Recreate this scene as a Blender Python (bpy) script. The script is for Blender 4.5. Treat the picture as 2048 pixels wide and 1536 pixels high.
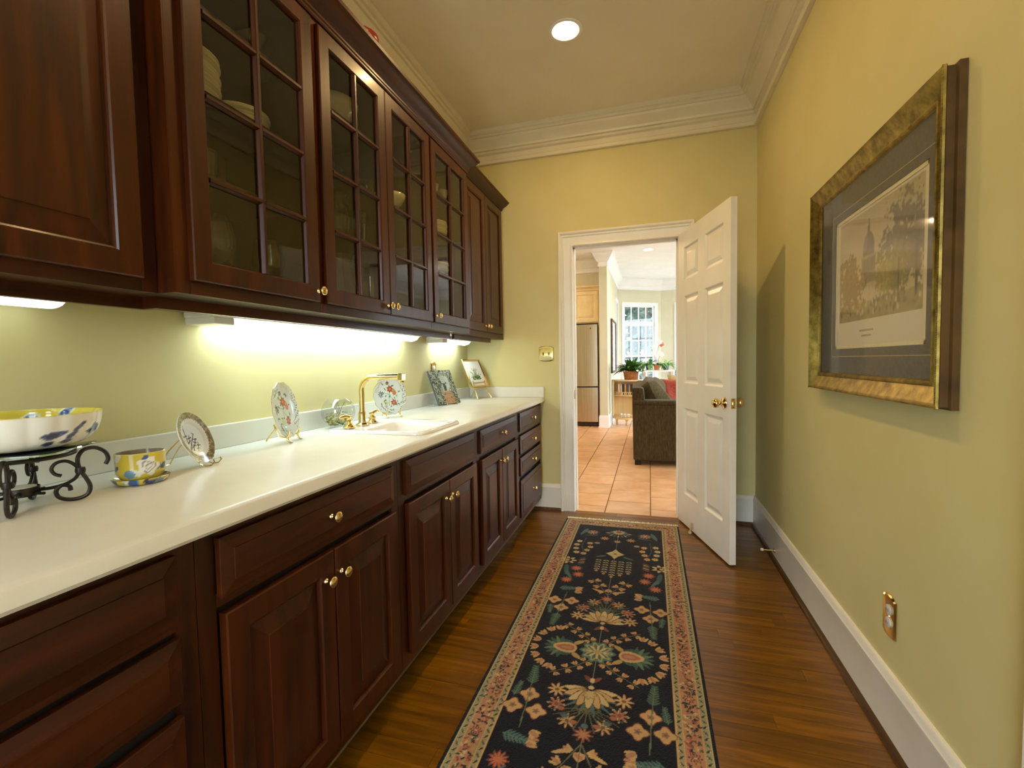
import bpy, math, random
import numpy as np
from mathutils import Matrix, Vector
from math import sin, cos, pi, radians, hypot

# ------------------------------------------------------------------ scene, camera, light
for _o in list(bpy.data.objects):
    bpy.data.objects.remove(_o)
SC = bpy.context.scene
COL = SC.collection
random.seed(7)
RNG = np.random.default_rng(7)

CAMH, YAW, PITCH, ROLL, FPX = 1.2011, radians(16.6511), radians(-2.7145), radians(-1.0489), 923.94
_fw = Vector((-sin(YAW) * cos(PITCH), cos(YAW) * cos(PITCH), sin(PITCH)))
_r0 = Vector((cos(YAW), sin(YAW), 0))
_u0 = _r0.cross(_fw)
_r = _r0 * cos(ROLL) + _u0 * sin(ROLL)
_u = -_r0 * sin(ROLL) + _u0 * cos(ROLL)
_cam = bpy.data.cameras.new('camera')
_cam.sensor_width = 36
_cam.lens = 36 * FPX / 2048
_cam.clip_start = 0.02
CAM = bpy.data.objects.new('camera', _cam)
CAM.matrix_world = Matrix(((_r.x, _u.x, -_fw.x, 0), (_r.y, _u.y, -_fw.y, 0), (_r.z, _u.z, -_fw.z, CAMH), (0, 0, 0, 1)))
COL.objects.link(CAM)
SC.camera = CAM

SC.view_settings.view_transform = 'Standard'
SC.view_settings.look = 'None'
SC.view_settings.gamma = 1
SC.view_settings.use_curve_mapping = False
SC.view_settings.exposure = 0.26
try:
    SC.cycles.use_denoising = True
    SC.cycles.sample_clamp_indirect = 6
    SC.cycles.max_bounces = 6
    SC.cycles.diffuse_bounces = 4
    SC.cycles.glossy_bounces = 3
    SC.cycles.transmission_bounces = 5
    SC.cycles.transparent_max_bounces = 16
    SC.cycles.caustics_reflective = False
    SC.cycles.caustics_refractive = False
    SC.cycles.use_adaptive_sampling = True
    SC.cycles.adaptive_threshold = 0.03
    SC.cycles.adaptive_min_samples = 16
    SC.cycles.use_light_tree = False
except Exception:
    pass

WORLD = bpy.data.worlds.new('sky')
SC.world = WORLD
WORLD.use_nodes = True
_bg = WORLD.node_tree.nodes['Background']
_bg.inputs[0].default_value = (0.80, 0.90, 1.0, 1)
_bg.inputs[1].default_value = 10.0

WARM = (1.0, 0.66, 0.28)          # incandescent recessed lamps of the pantry
P_DOWN = 6.4                     # watts of each pantry lamp
P_KITCHEN = 8.0
E_STRIP = 11.5                    # emission of the under-cabinet strips
STRIP = (0.78, 0.96, 1.06)

# ------------------------------------------------------------------ room figures (metres)
XL, XR, YB, ZC = -1.4745, 0.7211, 3.6355, 3.03
YF = -1.5
XCF = -0.8115                     # counter front edge
XD = -0.8295                      # lower door fronts
XFACE = XD - 0.020                # lower face frame
XU, XS = -1.096, -1.152           # faces of deep and shallow wall cabinets
ZCT = 0.914
OX0, OX1, OZ = -0.5765, 0.2011, 2.092   # door opening
KZ = 3.10                         # kitchen ceiling


# ------------------------------------------------------------------ materials
def lin(c):
    return tuple(((x / 255) / 12.92 if x / 255 <= 0.04045 else ((x / 255 + 0.055) / 1.055) ** 2.4) for x in c) + (1.0,)


MATS = {}


def pmat(name, rgb, rough=0.5, metal=0.0, coat=0.0, spec=0.5, sheen=0.0, trans=0.0, ior=1.5, emis=None, estr=0.0):
    m = bpy.data.materials.new(name)
    m.use_nodes = True
    b = m.node_tree.nodes['Principled BSDF']
    b.inputs['Base Color'].default_value = lin(rgb)
    b.inputs['Roughness'].default_value = rough
    b.inputs['Metallic'].default_value = metal
    b.inputs['Coat Weight'].default_value = coat
    b.inputs['Coat Roughness'].default_value = 0.15
    b.inputs['Specular IOR Level'].default_value = spec
    b.inputs['Sheen Weight'].default_value = sheen
    b.inputs['Transmission Weight'].default_value = trans
    b.inputs['IOR'].default_value = ior
    if emis:
        b.inputs['Emission Color'].default_value = tuple(emis) + (1,)
        b.inputs['Emission Strength'].default_value = estr
    MATS[name] = m
    return m


def nd(m, t, **kw):
    n = m.node_tree.nodes.new(t)
    for k, v in kw.items():
        setattr(n, k, v)
    return n


def lk(m, a, b):
    m.node_tree.links.new(a, b)


def noise_col(m, c1, c2, scale=8, stretch=(1, 1, 1), detail=2, rough=0.6, lo=0.35, hi=0.65, rand=0.0, bump=0.0, bscale=None, coord='Object', dist=0.0):
    """base colour from stretched noise between c1 and c2, per-object brightness change, fine bump"""
    b = m.node_tree.nodes['Principled BSDF']
    tc = nd(m, 'ShaderNodeTexCoord')
    mp = nd(m, 'ShaderNodeMapping')
    mp.inputs['Scale'].default_value = stretch
    lk(m, tc.outputs[coord], mp.inputs['Vector'])
    oi = nd(m, 'ShaderNodeObjectInfo')
    if rand:
        ml = nd(m, 'ShaderNodeMath', operation='MULTIPLY')
        ml.inputs[1].default_value = 37.0
        lk(m, oi.outputs['Random'], ml.inputs[0])
        lk(m, ml.outputs[0], mp.inputs['Location'])
    n = nd(m, 'ShaderNodeTexNoise')
    n.inputs['Scale'].default_value = scale
    n.inputs['Detail'].default_value = detail
    n.inputs['Roughness'].default_value = rough
    n.inputs['Distortion'].default_value = dist
    lk(m, mp.outputs[0], n.inputs['Vector'])
    rp = nd(m, 'ShaderNodeValToRGB')
    rp.color_ramp.elements[0].position = lo
    rp.color_ramp.elements[1].position = hi
    rp.color_ramp.elements[0].color = lin(c1)
    rp.color_ramp.elements[1].color = lin(c2)
    lk(m, n.outputs['Fac'], rp.inputs[0])
    out = rp.outputs[0]
    if rand:
        hs = nd(m, 'ShaderNodeHueSaturation')
        mr = nd(m, 'ShaderNodeMapRange')
        mr.inputs[3].default_value = 1 - rand
        mr.inputs[4].default_value = 1 + rand
        lk(m, oi.outputs['Random'], mr.inputs[0])
        lk(m, mr.outputs[0], hs.inputs['Value'])
        lk(m, out, hs.inputs['Color'])
        out = hs.outputs[0]
    lk(m, out, b.inputs['Base Color'])
    if bump:
        n2 = n
        if bscale:
            n2 = nd(m, 'ShaderNodeTexNoise')
            n2.inputs['Scale'].default_value = bscale
            n2.inputs['Detail'].default_value = 3
            lk(m, mp.outputs[0], n2.inputs['Vector'])
        bp = nd(m, 'ShaderNodeBump')
        bp.inputs['Strength'].default_value = bump
        bp.inputs['Distance'].default_value = 0.002
        lk(m, n2.outputs['Fac'], bp.inputs['Height'])
        lk(m, bp.outputs[0], b.inputs['Normal'])
    return m


def colmat(name, rough=0.5, coat=0.0, bump=0.0, bscale=400, sheen=0.0, spec=0.5):
    """material reading the printed or woven colour stored on the mesh"""
    m = pmat(name, (200, 200, 200), rough, coat=coat, sheen=sheen, spec=spec)
    a = nd(m, 'ShaderNodeVertexColor', layer_name='Col')
    b = m.node_tree.nodes['Principled BSDF']
    lk(m, a.outputs[0], b.inputs['Base Color'])
    if bump:
        n = nd(m, 'ShaderNodeTexNoise')
        n.inputs['Scale'].default_value = bscale
        tc = nd(m, 'ShaderNodeTexCoord')
        lk(m, tc.outputs['Object'], n.inputs['Vector'])
        bp = nd(m, 'ShaderNodeBump')
        bp.inputs['Strength'].default_value = bump
        bp.inputs['Distance'].default_value = 0.003
        lk(m, n.outputs['Fac'], bp.inputs['Height'])
        lk(m, bp.outputs[0], b.inputs['Normal'])
    return m


def panemat(name, tint, refl_rough=0.02, f0=0.08):
    """thin flat window or cabinet glass: clear with a mirror reflection by angle"""
    m = bpy.data.materials.new(name)
    m.use_nodes = True
    nt = m.node_tree
    nt.nodes.remove(nt.nodes['Principled BSDF'])
    out = nt.nodes['Material Output']
    tr = nd(m, 'ShaderNodeBsdfTransparent')
    tr.inputs[0].default_value = lin(tint)
    gl = nd(m, 'ShaderNodeBsdfGlossy')
    gl.inputs['Roughness'].default_value = refl_rough
    lw = nd(m, 'ShaderNodeLayerWeight')
    pw = nd(m, 'ShaderNodeMath', operation='POWER')
    pw.inputs[1].default_value = 5.0
    lw.inputs['Blend'].default_value = 0.5
    lk(m, lw.outputs['Facing'], pw.inputs[0])
    fr = nd(m, 'ShaderNodeMapRange')
    fr.inputs[3].default_value = f0
    fr.inputs[4].default_value = 1.0
    lk(m, pw.outputs[0], fr.inputs[0])
    mx = nd(m, 'ShaderNodeMixShader')
    lk(m, fr.outputs[0], mx.inputs[0])
    lk(m, tr.outputs[0], mx.inputs[1])
    lk(m, gl.outputs[0], mx.inputs[2])
    lk(m, mx.outputs[0], out.inputs[0])
    MATS[name] = m
    return m


def woodmat(name, axis, c1, c2, rand=0.12, rough=0.38, coat=0.12, scale=1.0):
    m = pmat(name, c1, rough, coat=coat, spec=0.32)
    st = {'x': (1.1, 14, 14), 'y': (14, 1.1, 14), 'z': (14, 14, 1.1)}[axis]
    noise_col(m, c1, c2, scale=scale * 1.6, stretch=st, detail=5, rough=0.62, lo=0.28, hi=0.72, rand=rand, bump=0.06, dist=0.6)
    return m


M = MATS
noise_col(pmat('wall_paint', (213, 201, 144), 0.62, spec=0.3), (211, 199, 141), (215, 204, 148), scale=3)
noise_col(pmat('white_paint', (236, 231, 216), 0.32), (233, 228, 212), (239, 235, 222), scale=4)
noise_col(pmat('ceiling_paint', (240, 230, 204), 0.8, spec=0.2), (238, 228, 201), (242, 232, 207), scale=3)
noise_col(pmat('crown_warm_tint', (230, 220, 192), 0.4), (227, 217, 188), (233, 224, 197), scale=4)  # trim white tinted cream to stand in for warm lamp light
noise_col(pmat('kitchen_white', (244, 245, 246), 0.6), (242, 243, 244), (247, 248, 249), scale=4)
noise_col(pmat('kitchen_wall', (214, 211, 184), 0.6, spec=0.3), (212, 209, 181), (217, 214, 188), scale=3)
WC1, WC2 = (34, 11, 0), (80, 32, 0)
woodmat('wood_v', 'z', WC1, WC2)
woodmat('wood_h', 'y', WC1, WC2)
woodmat('wood_x', 'x', WC1, WC2)
woodmat('wood_inside', 'y', (52, 38, 20), (72, 54, 30), rough=0.5, coat=0)
woodmat('shoe_wood', 'y', (66, 42, 18), (98, 64, 30))
woodmat('floor_wood', 'x', (72, 42, 2), (144, 92, 8), rand=0.2, rough=0.30, coat=0.18, scale=1.3)
noise_col(pmat('floor_gap', (40, 24, 10), 0.8), (36, 22, 9), (46, 28, 12), scale=10)
noise_col(pmat('toe_kick', (98, 90, 66), 0.6), (92, 84, 60), (104, 96, 70), scale=6)
noise_col(pmat('counter', (222, 219, 204), 0.36, coat=0.15), (219, 216, 200), (225, 223, 209), scale=5)
noise_col(pmat('brass', (228, 202, 134), 0.13, metal=1.0), (222, 194, 124), (234, 210, 146), scale=20)
noise_col(pmat('old_gold', (140, 122, 58), 0.32, metal=0.8), (92, 78, 30), (178, 156, 80), scale=26, detail=8, bump=0.25, lo=0.3, hi=0.7)
noise_col(pmat('gold_side', (84, 58, 18), 0.55), (72, 48, 12), (98, 70, 26), scale=12)
noise_col(pmat('porcelain', (240, 238, 230), 0.12, coat=0.6), (238, 236, 228), (243, 241, 234), scale=5)
noise_col(pmat('cream_china', (236, 230, 206), 0.16, coat=0.4), (232, 226, 200), (240, 235, 214), scale=5)
noise_col(pmat('iron', (46, 42, 38), 0.42, metal=0.7), (38, 34, 30), (62, 56, 50), scale=30, bump=0.1)
noise_col(pmat('dark_gap', (20, 12, 6), 0.8), (18, 10, 5), (24, 14, 7), scale=5)
noise_col(pmat('plastic_white', (236, 234, 224), 0.35), (232, 230, 220), (240, 238, 228), scale=6)
noise_col(pmat('receptacle', (206, 200, 190), 0.4), (200, 194, 184), (212, 206, 196), scale=9)
noise_col(pmat('mat_board', (78, 80, 84), 0.75, spec=0.25), (72, 74, 78), (86, 88, 92), scale=90, detail=3)
noise_col(pmat('mat_cream', (222, 212, 172), 0.7), (218, 208, 168), (226, 216, 178), scale=60)
noise_col(pmat('gilt_line', (178, 160, 110), 0.5), (172, 154, 104), (184, 166, 116), scale=40)
noise_col(pmat('paper', (228, 224, 210), 0.7), (225, 221, 206), (231, 227, 214), scale=60)
noise_col(pmat('ink', (70, 72, 82), 0.6), (62, 64, 74), (84, 86, 96), scale=60)
noise_col(pmat('faint_ink', (160, 152, 132), 0.7), (152, 144, 124), (170, 162, 142), scale=60)
noise_col(pmat('fringe', (226, 212, 168), 0.9), (214, 198, 150), (236, 224, 186), scale=40)
noise_col(pmat('candle', (226, 222, 196), 0.4), (222, 218, 190), (230, 226, 204), scale=30)
noise_col(pmat('steel', (190, 178, 160), 0.26, metal=1.0), (182, 170, 152), (200, 190, 174), scale=2, stretch=(60, 60, 0.6))
noise_col(pmat('fridge_side', (52, 46, 40), 0.5), (48, 42, 36), (58, 52, 46), scale=8)
noise_col(pmat('cream_cabinet', (226, 204, 154), 0.42), (222, 199, 148), (230, 209, 160), scale=5)
woodmat('pale_wood', 'z', (198, 164, 106), (222, 192, 136), rough=0.45, coat=0.1)
noise_col(pmat('grout', (150, 118, 84), 0.85), (142, 110, 76), (158, 126, 92), scale=20)
noise_col(pmat('tile', (214, 164, 118), 0.38, coat=0.12), (204, 152, 104), (224, 178, 134), scale=5, rand=0.07, bump=0.04)
noise_col(pmat('sofa', (60, 47, 22), 0.95, sheen=0.05), (46, 35, 13), (76, 61, 32), scale=70, stretch=(1, 1, 0.25), detail=4, bump=0.3)
noise_col(pmat('sofa_pillow', (78, 66, 36), 0.95, sheen=0.05), (64, 53, 26), (92, 80, 48), scale=60, detail=4, bump=0.3)
noise_col(pmat('red_cloth', (158, 62, 42), 0.9, sheen=0.2), (146, 54, 36), (170, 72, 50), scale=50, bump=0.2)
noise_col(pmat('tan_cloth', (182, 160, 112), 0.9), (172, 150, 102), (192, 172, 124), scale=40, bump=0.2)
noise_col(pmat('wicker', (150, 92, 42), 0.8), (116, 66, 26), (184, 122, 62), scale=60, stretch=(1, 1, 2.4), bump=0.6)
noise_col(pmat('terracotta', (206, 120, 78), 0.8), (196, 110, 68), (216, 132, 90), scale=12)
noise_col(pmat('leaf', (62, 108, 40), 0.42), (44, 84, 28), (86, 134, 56), scale=14, rand=0.25)
noise_col(pmat('leaf_pale', (120, 172, 92), 0.5), (100, 150, 74), (146, 196, 116), scale=14, rand=0.2)
noise_col(pmat('petal', (246, 240, 240), 0.6), (240, 232, 234), (250, 246, 246), scale=14)
noise_col(pmat('petal_red', (206, 108, 84), 0.6), (196, 94, 70), (216, 124, 100), scale=14)
noise_col(pmat('stem', (92, 110, 58), 0.6), (80, 98, 48), (104, 122, 68), scale=14)
noise_col(pmat('bark', (92, 76, 60), 0.9), (76, 60, 46), (110, 94, 76), scale=10, stretch=(4, 4, 1))
noise_col(pmat('tree_leaf', (56, 76, 62), 0.7), (38, 56, 44), (82, 104, 90), scale=3, rand=0.2)
noise_col(pmat('ground', (176, 172, 160), 0.9), (164, 160, 148), (188, 184, 172), scale=6)  # unseen ground, made pale so it bounces neutral light indoors
noise_col(pmat('moss', (142, 138, 60), 0.9), (96, 88, 36), (196, 184, 96), scale=60, rand=0.3)
noise_col(pmat('red_glaze', (122, 24, 20), 0.3), (112, 20, 16), (134, 30, 26), scale=10)
noise_col(pmat('grey_glaze', (92, 96, 102), 0.4), (84, 88, 94), (102, 106, 112), scale=10)
noise_col(pmat('kick_rubber', (200, 178, 140), 0.6), (190, 168, 130), (210, 188, 150), scale=10)
for _n, _c in (('book_cream', (220, 206, 170)), ('book_rose', (206, 150, 128)), ('book_dark', (40, 44, 50)), ('book_amber', (214, 152, 52)), ('book_blue', (60, 76, 110))):
    noise_col(pmat(_n, _c, 0.6), tuple(int(x * 0.93) for x in _c), tuple(min(255, int(x * 1.05)) for x in _c), scale=14)
colmat('rug_wool', 0.95, bump=0.5, bscale=500, sheen=0.15, spec=0.1)
colmat('printed', 0.75, spec=0.2)
colmat('glazed', 0.14, coat=0.5)
panemat('window_glass', (250, 253, 255))
panemat('cabinet_glass', (226, 224, 208), f0=0.09)
panemat('picture_glass', (252, 252, 252), refl_rough=0.05, f0=0.06)
panemat('thin_glass', (240, 243, 240), f0=0.11)
noise_col(pmat('mirror', (225, 230, 232), 0.02, metal=1.0), (222, 228, 230), (228, 233, 235), scale=2)
pmat('clear_glass', (240, 246, 242), 0.0, trans=1.0, ior=1.45)
pmat('green_glass', (206, 232, 214), 0.02, trans=1.0, ior=1.45)
pmat('lamp_lens', (250, 250, 245), 0.4, emis=STRIP, estr=E_STRIP)
pmat('lamp_lens_dim', (250, 250, 245), 0.4, emis=STRIP, estr=E_STRIP * 0.14)
pmat('bulb', (255, 240, 220), 0.4, emis=WARM, estr=30.0)
pmat('bulb_kitchen', (255, 250, 240), 0.4, emis=(1, 0.93, 0.82), estr=8.0)


# ------------------------------------------------------------------ geometry helpers
class G:
    """collects faces; obj() links them as one mesh object"""

    def __init__(s):
        s.v = []
        s.f = []

    def add(s, vs, fs):
        n = len(s.v)
        s.v += [tuple(p) for p in vs]
        s.f += [tuple(i + n for i in f) for f in fs]
        return s

    def box(s, x0, x1, y0, y1, z0, z1):
        return s.add([(x0, y0, z0), (x1, y0, z0), (x1, y1, z0), (x0, y1, z0), (x0, y0, z1), (x1, y0, z1), (x1, y1, z1), (x0, y1, z1)],
                     [(0, 3, 2, 1), (4, 5, 6, 7), (0, 1, 5, 4), (1, 2, 6, 5), (2, 3, 7, 6), (3, 0, 4, 7)])

    def loops(s, rings, closed=True, cap0=False, cap1=False, wrap=False):
        """skin a list of equal-length point rings"""
        n = len(rings[0])
        vs = [p for r in rings for p in r]
        fs = []
        m = len(rings)
        for i in range(m if wrap else m - 1):
            a, b = i * n, ((i + 1) % m) * n
            for j in range(n if closed else n - 1):
                k = (j + 1) % n
                fs.append((a + j, a + k, b + k, b + j))
        if cap0:
            fs.append(tuple(range(n - 1, -1, -1)))
        if cap1:
            fs.append(tuple(range((m - 1) * n, m * n)))
        return s.add(vs, fs)

    def lathe(s, prof, c=(0, 0, 0), n=24, sx=1, sy=1, cap0=True, cap1=True):
        rings = [[(c[0] + r * sx * cos(2 * pi * k / n), c[1] + r * sy * sin(2 * pi * k / n), c[2] + z) for k in range(n)] for r, z in prof]
        return s.loops(rings, True, cap0, cap1)

    def tube(s, pts, r, n=8, caps=True, closed=False):
        P = [Vector(p) for p in pts]
        m = len(P)
        rr = r if isinstance(r, (list, tuple)) else [r] * m
        rings = []
        up = None
        for i in range(m):
            if closed:
                t = P[(i + 1) % m] - P[i - 1]
            else:
                t = P[min(i + 1, m - 1)] - P[max(i - 1, 0)]
            t.normalize()
            if up is None:
                up = Vector((0, 0, 1)) if abs(t.z) < 0.9 else Vector((1, 0, 0))
            a = t.cross(up).normalized()
            up = a.cross(t).normalized()
            rings.append([tuple(P[i] + a * (rr[i] * cos(2 * pi * k / n)) + up * (rr[i] * sin(2 * pi * k / n))) for k in range(n)])
        return s.loops(rings, True, caps and not closed, caps and not closed, wrap=closed)

    def prism(s, poly, axis, a, b):
        """poly of 2-D points extruded along an axis: y -> (x,z), x -> (y,z), z -> (x,y)"""
        def p3(p, t):
            return {'y': (p[0], t, p[1]), 'x': (t, p[0], p[1]), 'z': (p[0], p[1], t)}[axis]
        return s.loops([[p3(p, a) for p in poly], [p3(p, b) for p in poly]], True, True, True)

    def panel(s, o, U, V, w, h, prof, cap=True, back=True):
        """nested rectangles: prof = (inset, depth) from the outer edge inwards; U, V in-plane, N out of plane"""
        o, U, V = Vector(o), Vector(U), Vector(V)
        N = U.cross(V)
        rings = []
        for ins, d in prof:
            rings.append([tuple(o + U * a + V * b + N * d) for a, b in ((ins, ins), (w - ins, ins), (w - ins, h - ins), (ins, h - ins))])
        return s.loops(rings, True, back, cap)

    def obj(s, name, mat, parent=None, smooth=False, col=None, bevel=0, seg=2, org=None, sub=0):
        me = bpy.data.meshes.new(name)
        base = Vector((0, 0, 0))
        if parent is not None:
            q = parent
            while q.parent:
                q = q.parent
            if q.name in WORLDLOC:
                base = WORLDLOC[q.name]
        elif org is not None:
            base = Vector(org)
        me.from_pydata([(a - base.x, b - base.y, c - base.z) for a, b, c in s.v], [], s.f)
        o = bpy.data.objects.new(name, me)
        if parent is not None:
            o.parent = parent
        else:
            o.location = base
            WORLDLOC[o.name] = base.copy()
        me.materials.append(M[mat] if isinstance(mat, str) else mat)
        if smooth:
            me.shade_smooth()
            if smooth != 'all':
                try:
                    me.set_sharp_from_angle(angle=radians(smooth if isinstance(smooth, (int, float)) and smooth is not True else 40))
                except Exception:
                    pass
        if col is not None:
            at = me.color_attributes.new('Col', 'FLOAT_COLOR', 'POINT')
            c = np.ones((len(s.v), 4), np.float32)
            c[:, :3] = col
            at.data.foreach_set('color', c.ravel())
        if bevel:
            b = o.modifiers.new('edge', 'BEVEL')
            b.width = bevel
            b.segments = seg
            b.limit_method = 'ANGLE'
            b.angle_limit = radians(50)
        if sub:
            b = o.modifiers.new('soft', 'SUBSURF')
            b.levels = b.render_levels = sub
        COL.objects.link(o)
        return o


WORLDLOC = {}


def tag(o, label, cat=None, group=None, kind=None):
    o['label'] = label
    if cat:
        o['category'] = cat
    if group:
        o['group'] = group
    if kind:
        o['kind'] = kind
    return o


def thing(name, label, cat, loc=(0, 0, 0), rz=0.0, group=None, local=False, rot=None):
    o = bpy.data.objects.new(name, None)
    o.empty_display_size = 0.05
    o.location = loc
    o.rotation_euler = rot if rot else (0, 0, rz)
    COL.objects.link(o)
    WORLDLOC[o.name] = Vector((0, 0, 0)) if local else Vector(loc)
    return tag(o, label, cat, group)


def struct(g, name, mat, label, **kw):
    o = g.obj(name, mat, **kw)
    o['kind'] = 'structure'
    o['label'] = label
    return o


def copytree(o, parent=None):
    c = o.copy()
    COL.objects.link(c)
    c.parent = parent
    for ch in list(o.children):
        copytree(ch, c)
    return c


def lamp(name, typ, loc, power, color, size=0.1, parent=None, **kw):
    l = bpy.data.lights.new(name, typ)
    l.energy = power
    l.color = color
    if typ == 'AREA':
        l.shape = 'DISK'
        l.size = size
    else:
        l.shadow_soft_size = size
    for k, v in kw.items():
        setattr(l, k, v)
    o = bpy.data.objects.new(name, l)
    o.location = loc
    COL.objects.link(o)
    if parent is not None:
        o.parent = parent
        o.location = Vector(loc) - WORLDLOC[parent.name]
    return o


def smooth_noise(h, w, cells, seed, octaves=4):
    rg = np.random.default_rng(seed)
    out = np.zeros((h, w))
    amp = 1.0
    tot = 0
    for k in range(octaves):
        cy, cx = max(2, int(cells * 2 ** k * h / max(h, w)) + 2), max(2, int(cells * 2 ** k * w / max(h, w)) + 2)
        g = rg.random((cy + 1, cx + 1))
        y = np.linspace(0, cy - 1e-6, h)
        x = np.linspace(0, cx - 1e-6, w)
        yi, xi = y.astype(int), x.astype(int)
        fy, fx = (y - yi)[:, None], (x - xi)[None]
        fy, fx = fy * fy * (3 - 2 * fy), fx * fx * (3 - 2 * fx)
        a = g[yi][:, xi] * (1 - fx) + g[yi][:, xi + 1] * fx
        b = g[yi + 1][:, xi] * (1 - fx) + g[yi + 1][:, xi + 1] * fx
        out += amp * (a * (1 - fy) + b * fy)
        tot += amp
        amp *= 0.55
    return out / tot


class Paint:
    """a small colour raster in metres; its colours go to mesh points"""

    def __init__(s, w, h, step, bg):
        s.w, s.h, s.step = w, h, step
        s.nx, s.ny = int(round(w / step)) + 1, int(round(h / step)) + 1
        s.a = np.empty((s.ny, s.nx, 3))
        s.a[:] = lin(bg)[:3]
        s.X = np.linspace(0, w, s.nx)
        s.Y = np.linspace(0, h, s.ny)

    def win(s, x0, x1, y0, y1):
        i0, i1 = max(0, int(x0 / s.step) - 1), min(s.nx, int(x1 / s.step) + 3)
        j0, j1 = max(0, int(y0 / s.step) - 1), min(s.ny, int(y1 / s.step) + 3)
        if i0 >= i1 or j0 >= j1:
            return None
        return s.a[j0:j1, i0:i1], s.X[i0:i1][None, :], s.Y[j0:j1][:, None]

    def put(s, sub, mask, col):
        sub[np.broadcast_to(mask, sub.shape[:2])] = lin(col)[:3]

    def ell(s, cx, cy, rx, ry, col, rot=0.0):
        R = max(rx, ry)
        q = s.win(cx - R, cx + R, cy - R, cy + R)
        if q:
            sub, X, Y = q
            c, d = cos(rot), sin(rot)
            a = (X - cx) * c + (Y - cy) * d
            b = -(X - cx) * d + (Y - cy) * c
            s.put(sub, (a / rx) ** 2 + (b / ry) ** 2 <= 1, col)

    def rose(s, cx, cy, r, n, col, depth=0.3, rot=0.0, sy=1.0):
        q = s.win(cx - r, cx + r, cy - r, cy + r)
        if q:
            sub, X, Y = q
            th = np.arctan2((Y - cy) / sy, X - cx)
            d = np.hypot(X - cx, (Y - cy) / sy)
            s.put(sub, d <= r * (1 - depth + depth * np.cos(n * (th - rot))), col)

    def rect(s, x0, x1, y0, y1, col):
        q = s.win(x0, x1, y0, y1)
        if q:
            sub, X, Y = q
            s.put(sub, (X >= x0) & (X <= x1) & (Y >= y0) & (Y <= y1), col)

    def poly(s, pts, col):
        xs, ys = [p[0] for p in pts], [p[1] for p in pts]
        q = s.win(min(xs), max(xs), min(ys), max(ys))
        if q:
            sub, X, Y = q
            X, Y = np.broadcast_arrays(X, Y)
            ins = np.zeros(X.shape, bool)
            n = len(pts)
            for i in range(n):
                (xa, ya), (xb, yb) = pts[i], pts[(i + 1) % n]
                if ya != yb:
                    ins ^= ((Y < ya) != (Y < yb)) & (X < (xb - xa) * (Y - ya) / (yb - ya) + xa)
            s.put(sub, ins, col)

    def line(s, pts, wd, col):
        for (xa, ya), (xb, yb) in zip(pts[:-1], pts[1:]):
            q = s.win(min(xa, xb) - wd, max(xa, xb) + wd, min(ya, yb) - wd, max(ya, yb) + wd)
            if q:
                sub, X, Y = q
                L2 = (xb - xa) ** 2 + (yb - ya) ** 2 + 1e-12
                t = np.clip(((X - xa) * (xb - xa) + (Y - ya) * (yb - ya)) / L2, 0, 1)
                s.put(sub, np.hypot(X - xa - t * (xb - xa), Y - ya - t * (yb - ya)) <= wd / 2, col)

    def leaf(s, x, y, ang, L, W, col, dark=None, edge=None):
        if edge:
            s.leaf(x - 0.003 * cos(ang), y - 0.003 * sin(ang), ang, L + 0.007, W + 0.007, edge)
        cx, cy = x + cos(ang) * L / 2, y + sin(ang) * L / 2
        q = s.win(cx - L, cx + L, cy - L, cy + L)
        if q:
            sub, X, Y = q
            a = ((X - x) * cos(ang) + (Y - y) * sin(ang)) / L
            b = -(X - x) * sin(ang) + (Y - y) * cos(ang)
            prof = W / 2 * np.sqrt(np.clip(4 * a * (1 - a), 0, 1)) * (1.15 - 0.5 * a)
            m = (a >= 0) & (a <= 1) & (np.abs(b) <= prof)
            s.put(sub, m, col)
            if dark:
                s.put(sub, m & (np.abs(b) <= W * 0.09), dark)

    def mesh(s, o, U, V, extra=None):
        """grid of points at o + U*x + V*y"""
        g = G()
        X, Y = np.meshgrid(s.X, s.Y)
        o, U, V = np.array(o), np.array(U), np.array(V)
        P = o + X[..., None] * U + Y[..., None] * V
        if extra is not None:
            P = P + extra
        g.v = [tuple(p) for p in P.reshape(-1, 3).tolist()]
        idx = np.arange(s.nx * s.ny).reshape(s.ny, s.nx)
        f = np.stack([idx[:-1, :-1], idx[:-1, 1:], idx[1:, 1:], idx[1:, :-1]], -1).reshape(-1, 4)
        g.f = [tuple(t) for t in f.tolist()]
        return g, s.a.reshape(-1, 3)


# ------------------------------------------------------------------ pantry shell
WT = 0.12
g = G().box(XL - WT, XL, YF - WT, YB, 0, ZC)
struct(g, 'wall_left', 'wall_paint', 'pale yellow wall behind the counter')
g = G().box(XR, XR + WT, YF - WT, YB, 0, ZC)
struct(g, 'wall_right', 'wall_paint', 'pale yellow wall with the framed print')
g = G().box(XL - WT, OX0 - 0.02, YB, YB + WT, 0, KZ).box(OX1 + 0.02, XR + WT, YB, YB + WT, 0, KZ).box(OX0 - 0.02, OX1 + 0.02, YB, YB + WT, OZ + 0.02, KZ)
struct(g, 'wall_back', 'wall_paint', 'pale yellow end wall around the doorway')
FO0, FO1, FOZ = -0.84, 0.15, 2.35          # unseen opening added behind the camera to bring daylight onto the right wall
g = G().box(XL - WT, FO0, YF - WT, YF, 0, ZC).box(FO1, XR + WT, YF - WT, YF, 0, ZC).box(FO0, FO1, YF - WT, YF, FOZ, ZC)
struct(g, 'wall_front', 'wall_paint', 'pale yellow wall behind the camera with an opening added for daylight')
g = G().box(XL - WT, XR + WT, YF - WT, YB, ZC, ZC + 0.07)
struct(g, 'ceiling', 'ceiling_paint', 'plain cream ceiling of the pantry')

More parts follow.
